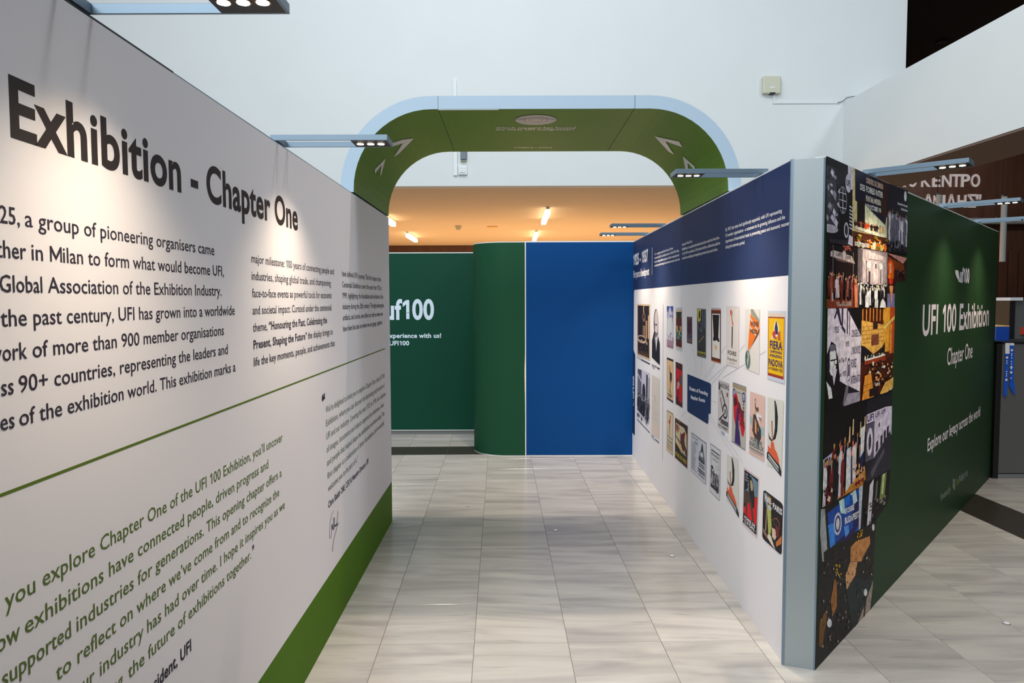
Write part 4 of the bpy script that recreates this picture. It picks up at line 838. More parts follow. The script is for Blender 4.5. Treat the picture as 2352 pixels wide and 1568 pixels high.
photo([(1896.9, 708), (1978.8, 707.6), (1975.6, 919.8), (1894, 947)], 'black and white photo of a speaker with glasses before a congress banner', d_c7)
def d_c8(s):
    s.rect(0, 0, 1, 1, (84, 40, 24)); s.rect(0, 0, .66, .13, (74, 34, 24))
    for i in range(7): s.rect(.02 + i * .1, 0, .045 + i * .1, .15, (206, 140, 60))
    s.poly([(0, .13), (.65, .2), (.68, .44), (.35, .52), (0, .4)], (206, 158, 88)); s.rect(.64, 0, .84, .52, (222, 150, 60)); s.poly([(.84, 0), (1, 0), (1, .55), (.84, .55)], (176, 84, 44)); s.poly([(.66, .22), (1, .1), (1, .14), (.66, .26)], (230, 180, 110)); s.rect(.86, .2, .92, .55, (226, 140, 66))
    for i in range(5): s.rect(.02, .2 + i * .045, .66, .204 + i * .045, (140, 96, 50))
    s.rect(.32, .16, .46, .24, (64, 40, 40)); s.rect(.28, .3, .5, .42, (120, 76, 56)); s.poly([(0, .4), (.1, .42), (.35, .52), (.55, .5), (.7, .4), (.7, .56), (0, .58)], (36, 32, 38)); s.people(8, .1, .68, .53, .53, .07, [(50, 30, 30), (206, 196, 180)], (220, 180, 130), .05); s.rect(.08, .56, .72, .62, (140, 66, 36)); s.poly([(.1, .56), (.7, .54), (.7, .56), (.1, .58)], (226, 206, 190))
    s.specks(80, .22, .98, .6, .9, .035, .02, [(40, 28, 30), (190, 140, 90), (206, 180, 150), (60, 40, 38), (226, 206, 190), (90, 60, 40)]); s.poly([(.08, .74), (.26, .72), (.36, 1.0), (0, 1.04)], (214, 140, 60)); s.line(.03, .85, .3, .84, .006, (150, 90, 40)); s.line(.02, .92, .32, .9, .006, (150, 90, 40)); s.ell(.9, .93, .08, .06, (226, 220, 216), 12); s.poly([(.55, .98), (.7, .88), (.98, .84), (.98, .96), (.6, 1.04)], (196, 160, 90)); s.rect(.22, .9, .5, .99, (44, 28, 30))
photo([(1978.8, 707.5), (2054.8, 705), (2049.5, 895), (1975.6, 919.8)], 'golden photo of a packed congress hall', d_c8)
def d_c9(s):
    s.rect(0, 0, 1, 1, (24, 18, 24)); s.poly([(0, .5), (.25, .45), (.3, .7), (.02, .72)], (176, 172, 190)); s.people(13, .02, .9, .42, .6, .5, [(36, 28, 40), (196, 190, 206), (120, 36, 34), (36, 50, 100), (210, 206, 212), (30, 24, 30)], (190, 130, 100), .13)
    for u, v in ((.55, .25), (.63, .18), (.82, .24), (.93, .2)): s.poly([(u, v), (u + .025, v), (u + .03, v + .18), (u - .01, v + .18)], (206, 170, 140))
    s.poly([(.5, .5), (.6, .48), (.62, .99), (.5, .97)], (206, 200, 212)); s.poly([(.63, .5), (.74, .46), (.74, .9), (.66, .92)], (196, 186, 180)); s.poly([(.84, .32), (.95, .3), (.93, .6), (.84, .66)], (214, 206, 200)); s.poly([(.45, 1.0), (.62, .92), (.98, .82), (1.0, .95), (.5, 1.1)], (176, 124, 56)); s.specks(24, .68, .98, .72, .95, .03, .03, [(206, 170, 140), (120, 40, 36), (190, 150, 110)]); s.specks(18, .02, .2, .78, 1, .03, .03, [(206, 180, 170), (100, 30, 34), (60, 30, 30)])
photo([(1894, 947), (1991, 915.3), (1986, 1109), (1886.4, 1165)], 'photo of cheering people with raised arms on black', d_c9)
def d_c10(s):
    s.rect(0, 0, 1, 1, (42, 40, 48)); s.poly([(0, .19), (.75, .18), (1, .2), (1, .28), (.3, .3), (0, .3)], (190, 180, 196))
    s.text('UFI', .03, .27, .28, .075, (60, 54, 84), .04); s.text('UFI', .33, .5, .265, .06, (60, 54, 84), .04); s.text('UFI', .55, .72, .25, .05, (60, 54, 84), .04); s.rect(0, .31, .3, .75, (96, 92, 108)); s.poly([(.3, .3), (1, .28), (1, .55), (.3, .78)], (190, 182, 198)); s.ell(.14, .53, .11, .17, (196, 188, 200), 18); s.ell(.14, .53, .05, .1, (70, 64, 76), 14)
    for u, v in ((.38, .57), (.55, .52), (.68, .48), (.8, .44)): s.poly([(u, v), (u + .08, v - .02), (u + .08, v + .1), (u, v + .13)], (56, 52, 62))
    s.ell(.48, .37, .03, .03, (80, 76, 90), 8); s.poly([(.02, .98), (.3, .75), (.95, .5), (1, .6), (1, .98), (.1, 1.0)], (58, 56, 66)); s.poly([(.2, .9), (.7, .68), (.72, .74), (.25, .98)], (92, 90, 102))
photo([(1991, 915.3), (2049.6, 895), (2044.5, 1079), (1986, 1109)], 'black and white photo of an exhibition stand with repeated lettering', d_c10)
def d_c12(s):
    s.poly([(0, 0), (1, .0), (.95, .7), (.88, .85), (.52, 1.0), (.4, 1.05), (0, 1.05)], (22, 20, 22)); s.poly([(.22, .1), (.36, .0), (.28, 1.0), (.14, 1.0)], (190, 184, 192)); s.poly([(.66, .02), (.86, .0), (.78, .6), (.58, .62)], (120, 130, 78)); s.poly([(.7, .02), (.78, .0), (.72, .5), (.66, .5)], (176, 186, 150)); s.poly([(.46, .1), (.52, .1), (.48, .5), (.42, .5)], (96, 110, 88)); s.specks(26, .05, .85, .5, .98, .05, .04, [(60, 58, 58), (130, 128, 120), (44, 42, 44), (150, 140, 120)])
photo([(1983, 1111), (2044.3, 1079), (2043, 1166), (1981, 1215)], 'dark photo strip with white column and green light', d_c12)
def d_c11(s):
    b = (20, 16, 18); s.p.px([(1886.2, 1165.5), (1984, 1111), (1981, 1160), (2012.5, 1190), (2009, 1240), (2006, 1300), (2002.5, 1396), (1871, 1537)], b)
    X = s.p.px; g = lambda u, v: (1850 + u / 7.84, 1090 + v / 7.84); h = lambda u, v: (1850 + u / 7.84, 1290 + v / 7.84)
    X([g(275, 620), g(345, 610), g(390, 1340), g(320, 1400), g(330, 1560), g(300, 1560), g(260, 1050)], (150, 152, 154))
    X([g(640, 240), g(1050, 110), g(1030, 190), g(560, 450)], (176, 124, 50))
    X([g(395, 690), g(1020, 190), g(960, 1000), g(780, 1060), g(440, 1320)], (0, 78, 150))
    X([g(850, 500), g(1000, 330), g(960, 900), g(780, 1160), g(500, 1250), g(850, 960)], (26, 24, 92))
    X([g(600, 470), g(690, 420), g(710, 700), g(630, 690)], (170, 196, 230)); X([g(790, 350), g(900, 265), g(930, 470), g(860, 540), g(840, 370)], (176, 200, 232)); X([g(690, 930), g(770, 900), g(785, 1040), g(715, 1130)], (90, 140, 206)); X([g(400, 900), g(520, 860), g(525, 1250), g(440, 1320)], (60, 130, 200)); X([g(690, 420), g(800, 345), g(780, 530), g(720, 560)], (0, 110, 180))
    X([g(960, 230), g(1030, 185), g(985, 960), g(955, 1000)], (170, 176, 186))
    t = Sheet(s.p, [g(490, 700), g(660, 640), g(660, 1060), g(490, 1130)]); t.ell(.5, .5, .42, .48, (176, 180, 190), 20); t.ell(.5, .5, .3, .36, (40, 50, 110), 18); t.ell(.5, .5, .18, .26, (196, 196, 204), 14)
    t = Sheet(s.p, [g(700, 560), g(960, 440), g(960, 880), g(700, 1020)]); t.text('UFI CONGRESS', .02, .66, .32, .2, (206, 206, 220), .05); t.text('BUDAPEST', .02, .98, .72, .24, (206, 206, 220), .06)
    X([g(810, 1300), g(900, 1200), g(1150, 1100), g(1160, 1240), g(1050, 1440), g(1000, 1560), g(800, 1560)], (176, 128, 80)); X([h(800, 0), h(930, 0), h(890, 240), h(740, 500), h(710, 260)], (186, 146, 108)); X([h(520, 300), h(560, 370), h(560, 800), h(480, 990), h(450, 700)], (146, 102, 50)); X([h(370, 850), h(380, 1000), h(330, 1300), h(300, 1560), h(230, 1500), h(250, 1050)], (112, 78, 26))
    X([h(730, 520), h(850, 300), h(1220, 300), h(1190, 860), h(920, 1150), h(830, 1200)], (18, 44, 50)); X([h(1215, 330), h(1160, 870), h(1070, 960), h(930, 1120), h(1060, 760)], (150, 138, 126)); X([h(1060, 620), h(1095, 600), h(1060, 1000), h(1035, 1000)], (34, 22, 22))
    for q, rw, rh, c in ((h(1075, 548), 4, 8.5, (226, 220, 226)), (h(425, 1100), 5.5, 10, (220, 222, 224)), (g(1215, 945), 3, 8, (206, 204, 206))):
        X([(q[0] + rw * math.cos(a * .5236), q[1] + rh * math.sin(a * .5236)) for a in range(12)], c)
    for q, n, c in ((h(570, 180), 14, (206, 160, 40)), (g(955, 1090), 12, (190, 150, 40))):
        for i in range(n): a, b2 = s.r.uniform(-6, 6), s.r.uniform(-16, 14); X([(q[0] + a, q[1] + b2), (q[0] + a + 2.2, q[1] + b2 - 3), (q[0] + a + 3, q[1] + b2 + 3)], c)
    for i in range(190):
        k = s.r.random(); x, y = 1878 + 126 * s.r.random(), 1255 + 235 * s.r.random()
        if (x - 1872) * 1.07 + (y - 1290) > 235 or (y < 1330 and x < 1888): continue
        X([(x, y), (x + 1.8, y - 3), (x + 2.2, y + 4)], s.r.choice([(120, 116, 112), (60, 54, 54), (180, 170, 160), (90, 60, 44), (40, 36, 40)]))
photo([(1886, 1165), (1983, 1111), (2003, 1396), (1871, 1537)], 'large dark photo of a stage screen and seated crowd', d_c11)

# ---- blue wall, curved green wall, far green wall
WB = Wall((0.156, 8.42), (1.413, 8.42))
blue = empty('display_wall', (0.8, 8.42, 0), 'plain blue wall panel closing the aisle', 'exhibition wall')
slab_wall(WB, '', 0.006, WB.len, 0.06, 0.01, H, 'fabric_blue', blue)
MB().obox(WB.P(0, H), WB.d * WB.len, -WB.n * .06, (0, 0, .014)).build('top_rail', 'rail_white', blue)
MB().obox(WB.P(0.0, 0), WB.d * WB.len, -WB.n * .06, (0, 0, .007)).build('floor_rail', 'rail_white', blue)
MB().obox(WB.P(-.004, 0) + WB.n * .004, WB.d * .012, -WB.n * .05, (0, 0, H + .014)).build('seam_profile', 'rail_white', blue, label='thin white seam between blue and green')
cur = empty('display_wall', (-0.1, 8.5, 0), 'curved green wall panel left of the blue one', 'exhibition wall')
R_ = 0.42; cx, cy = -0.05, 8.42 + R_
path = [(0.15, 8.42), (0.05, 8.42)] + [(cx - R_ * math.sin(t * math.pi / 40), cy - R_ * math.cos(t * math.pi / 40)) for t in range(0, 21)] + [(cx - R_, 9.3), (cx - R_, 9.78)]
def ribbon(path, z0, z1, th):
    b = MB(); v = []
    inner = []
    for i, (x, y) in enumerate(path):
        a = path[max(0, i - 1)]; c = path[min(len(path) - 1, i + 1)]; dx, dy = c[0] - a[0], c[1] - a[1]; l = math.hypot(dx, dy)
        inner.append((x + dy / l * th, y - dx / l * th))
    n = len(path)
    b.v = [(x, y, z) for z in (z0, z1) for x, y in path] + [(x, y, z) for z in (z0, z1) for x, y in inner]
    for i in range(n - 1):
        b.f += [[i, i + 1, n + i + 1, n + i], [2 * n + i, 3 * n + i, 3 * n + i + 1, 2 * n + i + 1], [n + i, n + i + 1, 3 * n + i + 1, 3 * n + i], [i, 2 * n + i, 2 * n + i + 1, i + 1]]
    b.f += [[0, n, 3 * n, 2 * n], [n - 1, 3 * n - 1, 4 * n - 1, 2 * n - 1]]
    b.mi = [0] * len(b.f); return b
ribbon(path, 0.006, H, .05).build('fabric_panel', 'fabric_curve', cur, smooth=True)
ribbon(path, H, H + .009, .05).build('top_rail', 'rail_white', cur)
ribbon(path, 0, .006, .05).build('floor_rail', 'rail_white', cur)
YF = 9.80
WFG = Wall((-3.2, YF), (-0.46, YF))
far = empty('display_wall', (-1.2, YF, 0), 'far dark green wall with white logo behind the gap', 'exhibition wall')
slab_wall(WFG, '', 0, WFG.len, .06, .066, 2.468, 'fabric_green', far)
MB().obox(WFG.P(0, 2.468), WFG.d * WFG.len, -WFG.n * .06, (0, 0, .012)).build('top_rail', 'rail_white', far)
MB().obox(WFG.P(0, .056), WFG.d * WFG.len, -WFG.n * .05 + WFG.n * .0, (0, 0, .010)).build('floor_rail', 'rail_white', far)
MB().obox(WFG.P(0, 0) - WFG.n * .02, WFG.d * WFG.len, -WFG.n * .05, (0, 0, .056)).build('plinth', 'base_grey', far, label='grey plinth')
p = Paint(WFG, off=.001)
LB = (206, 218, 238)
zf = lambda x, y: WFG.sz(x, y)[1]
p.ptext('uf100', 884, 997, zf(950, 732.4), (zf(950, 703.7) - zf(950, 732.4)) / .449, LB, .03, 5)
a = WFG.s_at(934, 1.6); b = WFG.s_at(942, 1.6); zq = zf(938, 718); p.poly([(a, zq - .003), (b, zq - .003), (b, zq + .003), (a, zq + .003)], (20, 76, 62))
p.ptext('xperience with us!', 894, 1013.2, zf(950, 775.5), (zf(950, 765.7) - zf(950, 775.7)) / .69, LB, .03, 3)
pre(p, 'e', 893, zf(950, 775.5), .08, 1, LB, .03)
p.ptext('UFI100', 894.4, 940, zf(910, 792.7), (zf(910, 782.8) - zf(910, 792.7)) / CAPH, LB, .03, 3)
p.build('wall_text', far, label='white logo and lettering')

# ================================================================ GATEWAY ARCH resting on the two walls
YA0, YA1 = 4.62, 5.92
XL, XR, ZS, ZT, RI = -1.0, 1.372, 3.03, 3.112, 0.50
arch = empty('gateway_arch', (0.19, YA0, H), 'rounded green gateway arch with pale blue edge spanning the aisle', 'arch')
def prof(off, n=14):
    r = RI + off; a = []
    xl, xr, zt = XL - off, XR + off, ZS + off
    a.append((xl, H + .016)); 
    for k in range(n + 1): t = math.pi / 2 * k / n; a.append((xl + r - r * math.cos(t), zt - r + r * math.sin(t)))
    for k in range(n + 1): t = math.pi / 2 * (1 - k / n); a.append((xr - r + r * math.cos(t), zt - r + r * math.sin(t)))
    a.append((xr, H + .016)); return a
PI_, PO = prof(0), prof(ZT - ZS)
for nm_, yy_ in (('front_edge', YA0), ('rear_edge', YA1)):
    b = MB()
    for a, c, d, e in zip(PI_, PI_[1:], PO, PO[1:]): b.face([(a[0], yy_, a[1]), (c[0], yy_, c[1]), (e[0], yy_, e[1]), (d[0], yy_, d[1])])
    b.build(nm_, 'arch_white', arch, label='pale blue white edge face')
b = MB()
for d, e in zip(PO, PO[1:]): b.face([(d[0], YA0, d[1]), (e[0], YA0, e[1]), (e[0], YA1, e[1]), (d[0], YA1, d[1])])
b.build('outer_skin', 'arch_white', arch, smooth=True)
n = 14; xs = [XL + RI + .02, XR - RI - .02]
def skin(pr):
    b = MB()
    for a, c in zip(pr, pr[1:]): b.face([(a[0], YA0 + .001, a[1]), (c[0], YA0 + .001, c[1]), (c[0], YA1, c[1]), (a[0], YA1, a[1])])
    return b
xsl, xsr = on_z(1007, 252.6, ZS).x, on_z(1458, 249.4, ZS).x
skin(PI_[:n + 2] + [(xsl, ZS)]).build('soffit_panel', 'arch_green', arch, smooth=True)
skin([(xsl + .003, ZS), (xsr - .003, ZS)]).build('soffit_panel', 'arch_green', arch)
skin([(xsr, ZS)] + PI_[n + 2:]).build('soffit_panel', 'arch_green', arch, smooth=True)
for x in (xsl, xsr):
    MB().box((x - .0015, YA0 - .0008, ZS), (x + .0015, YA0, ZT)).build('seam', 'dark_plastic', arch)
MB().box((xsl, YA0 + .003, ZS - .004), (xsl + .38, YA0 + .012, ZS)).build('tape_strip', 'rail_white', arch)
# chevrons on the curved inner skin
def arch_hit(x, y, lift=.003):
    d = ray(x, y); best = None
    for a, c in zip(PI_, PI_[1:]):
        ex, ez = c[0] - a[0], c[1] - a[1]; nx, nz = ez, -ex; l = math.hypot(nx, nz); nx /= l; nz /= l
        den = d.x * nx + d.z * nz
        if abs(den) < 1e-9: continue
        t = ((a[0] - CAM.x) * nx + (a[1] - CAM.z) * nz) / den; q = CAM + d * t
        k = ((q.x - a[0]) * ex + (q.z - a[1]) * ez) / (ex * ex + ez * ez)
        if -.001 <= k <= 1.001 and 4 < q.y < 7 and t > 0:
            cx_, cz_ = .19, 2.6; sgn = 1 if (cx_ - q.x) * nx + (cz_ - q.z) * nz > 0 else -1
            q = q + Vector((nx * sgn, 0, nz * sgn)) * lift; best = q
    return best
def chevron(arms):
    b = MB(); N, Mn = 12, 2
    for q in arms:
        g = {}
        for i in range(N + 1):
            for j in range(Mn + 1):
                u, v = i / N, j / Mn
                x = q[0][0] * (1 - u) * (1 - v) + q[1][0] * u * (1 - v) + q[2][0] * u * v + q[3][0] * (1 - u) * v
                y = q[0][1] * (1 - u) * (1 - v) + q[1][1] * u * (1 - v) + q[2][1] * u * v + q[3][1] * (1 - u) * v
                g[i, j] = arch_hit(x, y)
        for i in range(N):
            for j in range(Mn):
                f = [g[i, j], g[i + 1, j], g[i + 1, j + 1], g[i, j + 1]]
                if all(f): b.face(f)
    b.build('chevron', 'rail_white', arch, label='white printed chevron arrow')
A1 = lambda u, v: (500 + u / 3.92, 100 + v / 3.92)
A2 = lambda u, v: (1350 + u / 5.227, 200 + v / 5.227)
chevron([[A1(1560, 895), A1(1660, 862), A1(1668, 893), A1(1567, 925)], [A1(1660, 862), A1(1765, 850), A1(1720, 888), A1(1668, 893)], [A1(1668, 890), A1(1765, 850), A1(1628, 990), A1(1583, 1017)]])
chevron([[A1(1412, 1130), A1(1508, 1033), A1(1472, 1095), A1(1412, 1167)], [A1(1472, 1095), A1(1508, 1033), A1(1472, 1170), A1(1457, 1205)]])
chevron([[A2(803, 585), A2(1100, 650), A2(1140, 717), A2(932, 645)], [A2(803, 585), A2(932, 645), A2(1040, 807), A2(975, 772)]])
chevron([[A2(1145, 827), A2(1288, 948), A2(1293, 1003), A2(1202, 905)], [A2(1145, 827), A2(1202, 905), A2(1222, 1075), A2(1192, 1060)]])
# soffit lettering and badge
def soffit_text(t, x0, x1, ybase, ytop, name, flip=False, bold=.008):
    v, f, a, b_ = text_mesh(t, bold, 3); P0 = on_z(x0, ybase, ZS); P1 = on_z(x1, ybase, ZS); Pt = on_z(x0, ytop, ZS)
    k = (P1.x - P0.x) / (b_ - a); h = abs(P0.y - Pt.y) / CAPH
    m = MB(); m.v = []
    for x, y in v:
        if flip: m.v.append((P1.x - (x - a) * k, Pt.y - 0 + y * h if False else P1.y - 0 + (y) * h - abs(P0.y - Pt.y), ZS - .002))
        else: m.v.append((P0.x + (x - a) * k, P0.y - y * h, ZS - .002))
    m.f = f; m.mi = [0] * len(f); m.build(name, 'rail_white', arch)
soffit_text('Which country has hosted', 1138, 1321, 294.9, 290.9, 'soffit_text')
soffit_text('the most UFI Congresses?', 1138, 1317.6, 298.8, 294.8, 'soffit_text')
soffit_text('France – 9 editions', 1180, 1266.3, 339.6, 337.2, 'soffit_text', True)
c0 = on_z(1231, 274.6, ZS); ra = abs(on_z(1279.6, 274.6, ZS).x - c0.x)
def disc(r, z, m, name, ry=None, dx=0, dy=0, **kw):
    b = MB(); ry = ry or r; b.face([(c0.x + dx + r * math.cos(t * .1963), c0.y + dy + ry * math.sin(t * .1963), ZS - z) for t in range(32)]); return b.build(name, m, arch, **kw)
ya_, yb_ = on_z(1231, 262.8, ZS).y, on_z(1231, 286.4, ZS).y; ryy = abs(yb_ - ya_) / 2; c0.y = (ya_ + yb_) / 2
disc(ra, .002, 'base_grey', 'badge_ring', ryy, label='round grey picture badge'); disc(ra * .96, .0024, 'silver', 'badge_disc', ryy * .96)
disc(ra * .58, .0028, 'dark_plastic', 'badge_disc', ryy * .6); disc(ra * .52, .0032, 'silver', 'badge_disc', ryy * .52); disc(ra * .34, .0036, 'dark_plastic', 'badge_disc', ryy * .34); disc(ra * .28, .004, 'silver', 'badge_disc', ryy * .26, 0, -.01)
for sx_ in (-1, 1):
    MB().face([(c0.x + sx_ * ra * .45, c0.y - ryy * .3, ZS - .003), (c0.x + sx_ * ra * .9, c0.y - ryy * .2, ZS - .003), (c0.x + sx_ * ra * .9, c0.y - ryy * .12, ZS - .003), (c0.x + sx_ * ra * .45, c0.y - ryy * .16, ZS - .003)]).build('badge_line', 'dark_plastic', arch)

# ================================================================ ARM SPOTLIGHTS
def arm_light(base, n, label, power=9, L=.47, half=.068, group='clamp-on arm spotlights along the wall tops'):
    n = Vector(n).normalized(); t = Vector((-n.y, n.x, 0)); base = Vector(base); z0 = .012
    r = empty('arm_spotlight', base, label, 'spotlight', group)
    up = Vector((0, 0, 1)); hb = .024; o = base + up * z0
    b = MB()
    for s_ in (-1, 1): b.obox(o - n * .03 + t * (s_ * half - .004), n * (L + .03), t * .008, up * hb)
    b.obox(o + n * (L - .006) - t * half, n * .006, t * 2 * half, up * hb); b.obox(o - n * .03 - t * half, n * .03, t * 2 * half, up * hb)
    b.build('arm_frame', 'alu', r, bevel=.001)
    hd = .16
    hd_ = MB().obox(o + n * (L - hd) - t * (half - .006), n * (hd - .006), t * 2 * (half - .006), up * .02).build('lamp_head', 'black', r)
    for k in range(3):
        c = o + n * (L - .04 - k * .045)
        MB().cyl(c + up * -.0015, (0, 0, 1), .0185, .004, 20).build('reflector_ring', 'reflector', hd_)
        MB().cyl(c + up * -.003, (0, 0, 1), .0145, .004, 20).build('led_spot', 'led', hd_)
        MB().cyl(c + up * (hb - .002), (0, 0, 1), .006, .006, 10).build('screw', 'black', hd_)
    MB().obox(base - t * .02 - n * .045 - up * .02, n * .03, t * .04, up * .05).build('clamp', 'alu', r)
    src = o + n * (L - .085) - up * .012
    tg = base + n * 0.12 - up * 1.5
    add_light('spot_beam', 'SPOT', src, power, (1.0, .82, .60), tg, .035, spot_size=math.radians(112), spot_blend=1.0)
PW = 42
arm_light((-1.0, 1.70, H), (1, 0, 0), 'large arm spotlight at the top edge of the frame over the white text wall', PW)
arm_light((-1.0, 3.20, H), (1, 0, 0), 'arm spotlight over the white text wall pointing at the arch', PW)
for yy, lb in ((4.03, 'arm spotlight on the poster wall in front of the arch'), (6.80, 'nearer of the pair of arm spotlights above the blue wall'), (7.68, 'farther, lower of the pair of arm spotlights above the blue wall')):
    x = WR.o.x + (WR.o.y - yy) / (8.42 - 3.525) * (1.356 - 1.413)
    arm_light((x, yy, H), -Vector((1, 0, 0)), lb, PW)
for pxx, lb in ((2003, 'arm spotlight above the photo collage on the diagonal wall'), (2172, 'arm spotlight crossing the white cylinder pendant on the diagonal wall'), (2250, 'lowest, farthest arm spotlight at the right edge of the diagonal wall')):
    q = WG.P(WG.s_at(pxx, H), H); arm_light(q, WG.n, lb, PW)

# ================================================================ THINGS ON THE BACK WALL
Yw = D1
def wbox(x0, y0, x1, y1, d, off=0):
    a = on_y(x0, y0, Yw - d); b = on_y(x1, y1, Yw - d)
    return MB().box((a.x, Yw - d - off, b.z), (b.x, Yw - off, a.z))
a = on_y(1774, 200, Yw)
ap = empty('access_point', a, 'beige square plastic box high on the white wall', 'wireless box')
wbox(1753, 173.5, 1794.5, 214.5, .09).build('housing', 'beige', ap, bevel=.025)
wbox(1768, 198.5, 1780, 202, .094).build('badge', 'white_plastic', ap, bevel=.004)
wbox(1769, 212, 1781, 215, .094).build('cable_slot', 'black', ap)
cd_ = empty('cable_conduit', on_y(1776, 237, Yw), 'thin L shaped white conduit under the beige box', 'cable conduit')
wbox(1775.5, 217, 1781.5, 232, .02).build('vertical_duct', 'white_plastic', cd_, bevel=.003)
wbox(1775.5, 232, 1924.5, 237.5, .02).build('horizontal_duct', 'white_plastic', cd_, bevel=.003)
pts = [on_y(x, y, Yw - .03) for x, y in ((1924, 236), (1932, 234), (1939, 230), (1945, 224), (1952, 222.5), (1964, 221))]
MB().tube(pts, .007).build('cable', 'dark_plastic', cd_)
tr = empty('cable_trunking', on_y(1045, 402, Yw), 'vertical white cable trunking rising behind the arch', 'cable trunking')
wbox(1040, 181, 1050.5, 403, .035).build('duct', 'white_plastic', tr, bevel=.006)
sw = empty('wall_switch', on_y(1062, 390, Yw), 'square white double switch beside the trunking', 'switch')
wbox(1052.5, 380, 1073, 401, .05).build('plate', 'white_plastic', sw, bevel=.01)
wbox(1056, 384, 1069, 396, .058).build('inner_frame', 'plaster', sw, bevel=.004)
wbox(1056.5, 389, 1062, 396, .066).build('rocker', 'white_plastic', sw, bevel=.004); wbox(1063, 389, 1068.5, 396, .066).build('rocker', 'white_plastic', sw, bevel=.004)
kb = empty('key_box', on_y(1064, 356, Yw), 'dark grey blue box above the white switch', 'control box')
wbox(1057.5, 344, 1071.5, 370, .06).build('back_box', 'beige', kb, bevel=.01); wbox(1057.5, 340, 1071.5, 366, .10).build('lid', 'dark_plastic', kb, bevel=.01)

# ================================================================ SIGN LETTERS ON THE WOOD WALL
sg = empty('wall_sign', on_y(2160, 430, D2), 'white raised Greek lettering on the brown wood wall', 'sign')
def raised(t, x0, x1, ybase, ytop, th=.06):
    v, f, a, b_ = text_mesh(t, .024, 4); A = on_y(x0, ybase, D2 - th); B = on_y(x1, ybase, D2 - th); T = on_y(x0, ytop, D2 - th)
    kx = (B.x - A.x) / (b_ - a); kz = (T.z - A.z) / CAPH
    m = MB(); n = len(v); edges = {}
    m.v = [(A.x + (x - a) * kx, D2 - th, A.z + y * kz) for x, y in v] + [(A.x + (x - a) * kx, D2 + .01, A.z + y * kz) for x, y in v]
    for q in f:
        m.f.append(list(q))
        for i in range(len(q)):
            e = (q[i], q[(i + 1) % len(q)]); edges[tuple(sorted(e))] = edges.get(tuple(sorted(e)), 0) + 1
    for (i, j), c in edges.items():
        if c == 1: m.f.append([i, j, n + j, n + i])
    m.mi = [0] * len(m.f); m.build('letter', 'letter', sg)
for t, x0, x1 in (('A', 2035, 2051), ('K', 2057, 2082.5), ('O', 2086, 2106), ('K', 2115.8, 2138), ('E', 2141, 2160), ('N', 2163.2, 2185.5), ('T', 2186.5, 2207), ('P', 2207.5, 2228), ('O', 2230.2, 2251.3)):
    raised(t, x0, x1, 428.4, 400.6)
for t, x0, x1 in (('Λ', 2120, 2144), ('M', 2143.5, 2160), ('I', 2164.5, 2171), ('Λ', 2174.5, 2195.5), ('H', 2199.5, 2219.5), ('Σ', 2222, 2241.5), ('"', 2241.5, 2253.5)):
    raised(t, x0, x1, 476, 448.5)
# balcony edge strip low on the wood wall
rl = empty('wall_rail', on_y(2290, 509, D2), 'grey horizontal rail strip on the wood wall behind the pendant', 'rail')
a = on_y(2200, 501, D2 - .4); b2 = on_y(2420, 510, D2 - .4)
MB().box((a.x, D2 - .45, b2.z), (b2.x, D2 - .40, a.z)).build('rail_panel', 'glass', rl)
MB().box((a.x, D2 - .45, b2.z - .06), (b2.x, D2 - .02, b2.z)).build('rail_ledge', 'base_grey', rl)
for xx in (2243, 2289, 2330): c = on_y(xx, 505, D2 - .5); MB().box((c.x - .02, D2 - .48, b2.z), (c.x + .02, D2 - .44, a.z + .03)).build('rail_post', 'alu', rl)
# cylinder pendants
def pendant(x, yt, yb, w, Y, label):
    T = on_y(x, yt, Y); Bm = on_y(x, yb, Y); r = w / 2 / FPX * Y
    e = empty('pendant_lamp', (T.x, Y, 8.85), label, 'pendant lamp')
    MB().cyl((Bm.x, Y, Bm.z), (0, 0, 1), r, T.z - Bm.z, 28).build('cylinder_shade', 'white_plastic', e, smooth=True)
    MB().cyl((T.x, Y, T.z), (0, 0, 1), .012, 8.85 - T.z, 8).build('suspension_wire', 'black', e)
    MB().box((T.x - .12, Y - .12, 8.77), (T.x + .12, Y + .12, 8.85)).build('ceiling_mount', 'black', e)
    MB().cyl((T.x, Y, T.z), (0, 0, 1), .03, .05, 12).build('cap', 'alu', e)
pendant(2302, 451.5, 601, 12.6, 20, 'white hanging cylinder pendant left of the right frame edge')
pendant(2153.5, 447.5, 560, 12, 20, 'white cylinder pendant behind the diagonal wall top, overlapping the sign')

# ================================================================ COUNTER CORNER (right edge)
Yc = 7.42
A = on_z(2280, 1098.5, 0); Yc = A.y
ct = empty('counter', (A.x + .6, A.y, 0), 'grey panelled counter with black frame beside the diagonal wall', 'counter')
zt_ = on_y(2300, 785, Yc).z; xa = A.x
MB().box((xa, Yc, 0.0), (xa + .055, Yc + .55, zt_)).build('frame_post', 'black', ct, bevel=.003)
MB().box((xa + .055, Yc + .01, .05), (xa + 1.3, Yc + .53, zt_ - .02)).build('front_panel', 'counter_grey', ct, bevel=.003)
MB().box((xa + .05, Yc + .005, 0), (xa + 1.3, Yc + .5, .042)).build('base_strip', 'base_grey', ct)
MB().box((xa, Yc, zt_ - .02), (xa + 1.3, Yc + .55, zt_)).build('counter_top', 'black', ct, bevel=.003)
bx0, bx1 = on_y(2287.5, 770, Yc + .25).x, on_y(2318, 770, Yc + .25).x; bz = on_y(2300, 750, Yc + .25).z
bb = empty('display_box', ((bx0 + bx1) / 2, Yc + .3, zt_), 'blue cardboard box on the grey counter', 'box')
MB().box((bx0, Yc + .25, zt_), (bx1, Yc + .45, bz)).build('box_body', 'blue_box', bb)
MB().box((bx0, Yc + .25, bz), (bx1, Yc + .45, bz + .012)).build('box_lid', 'kraft', bb)
Y2 = Yc + .85
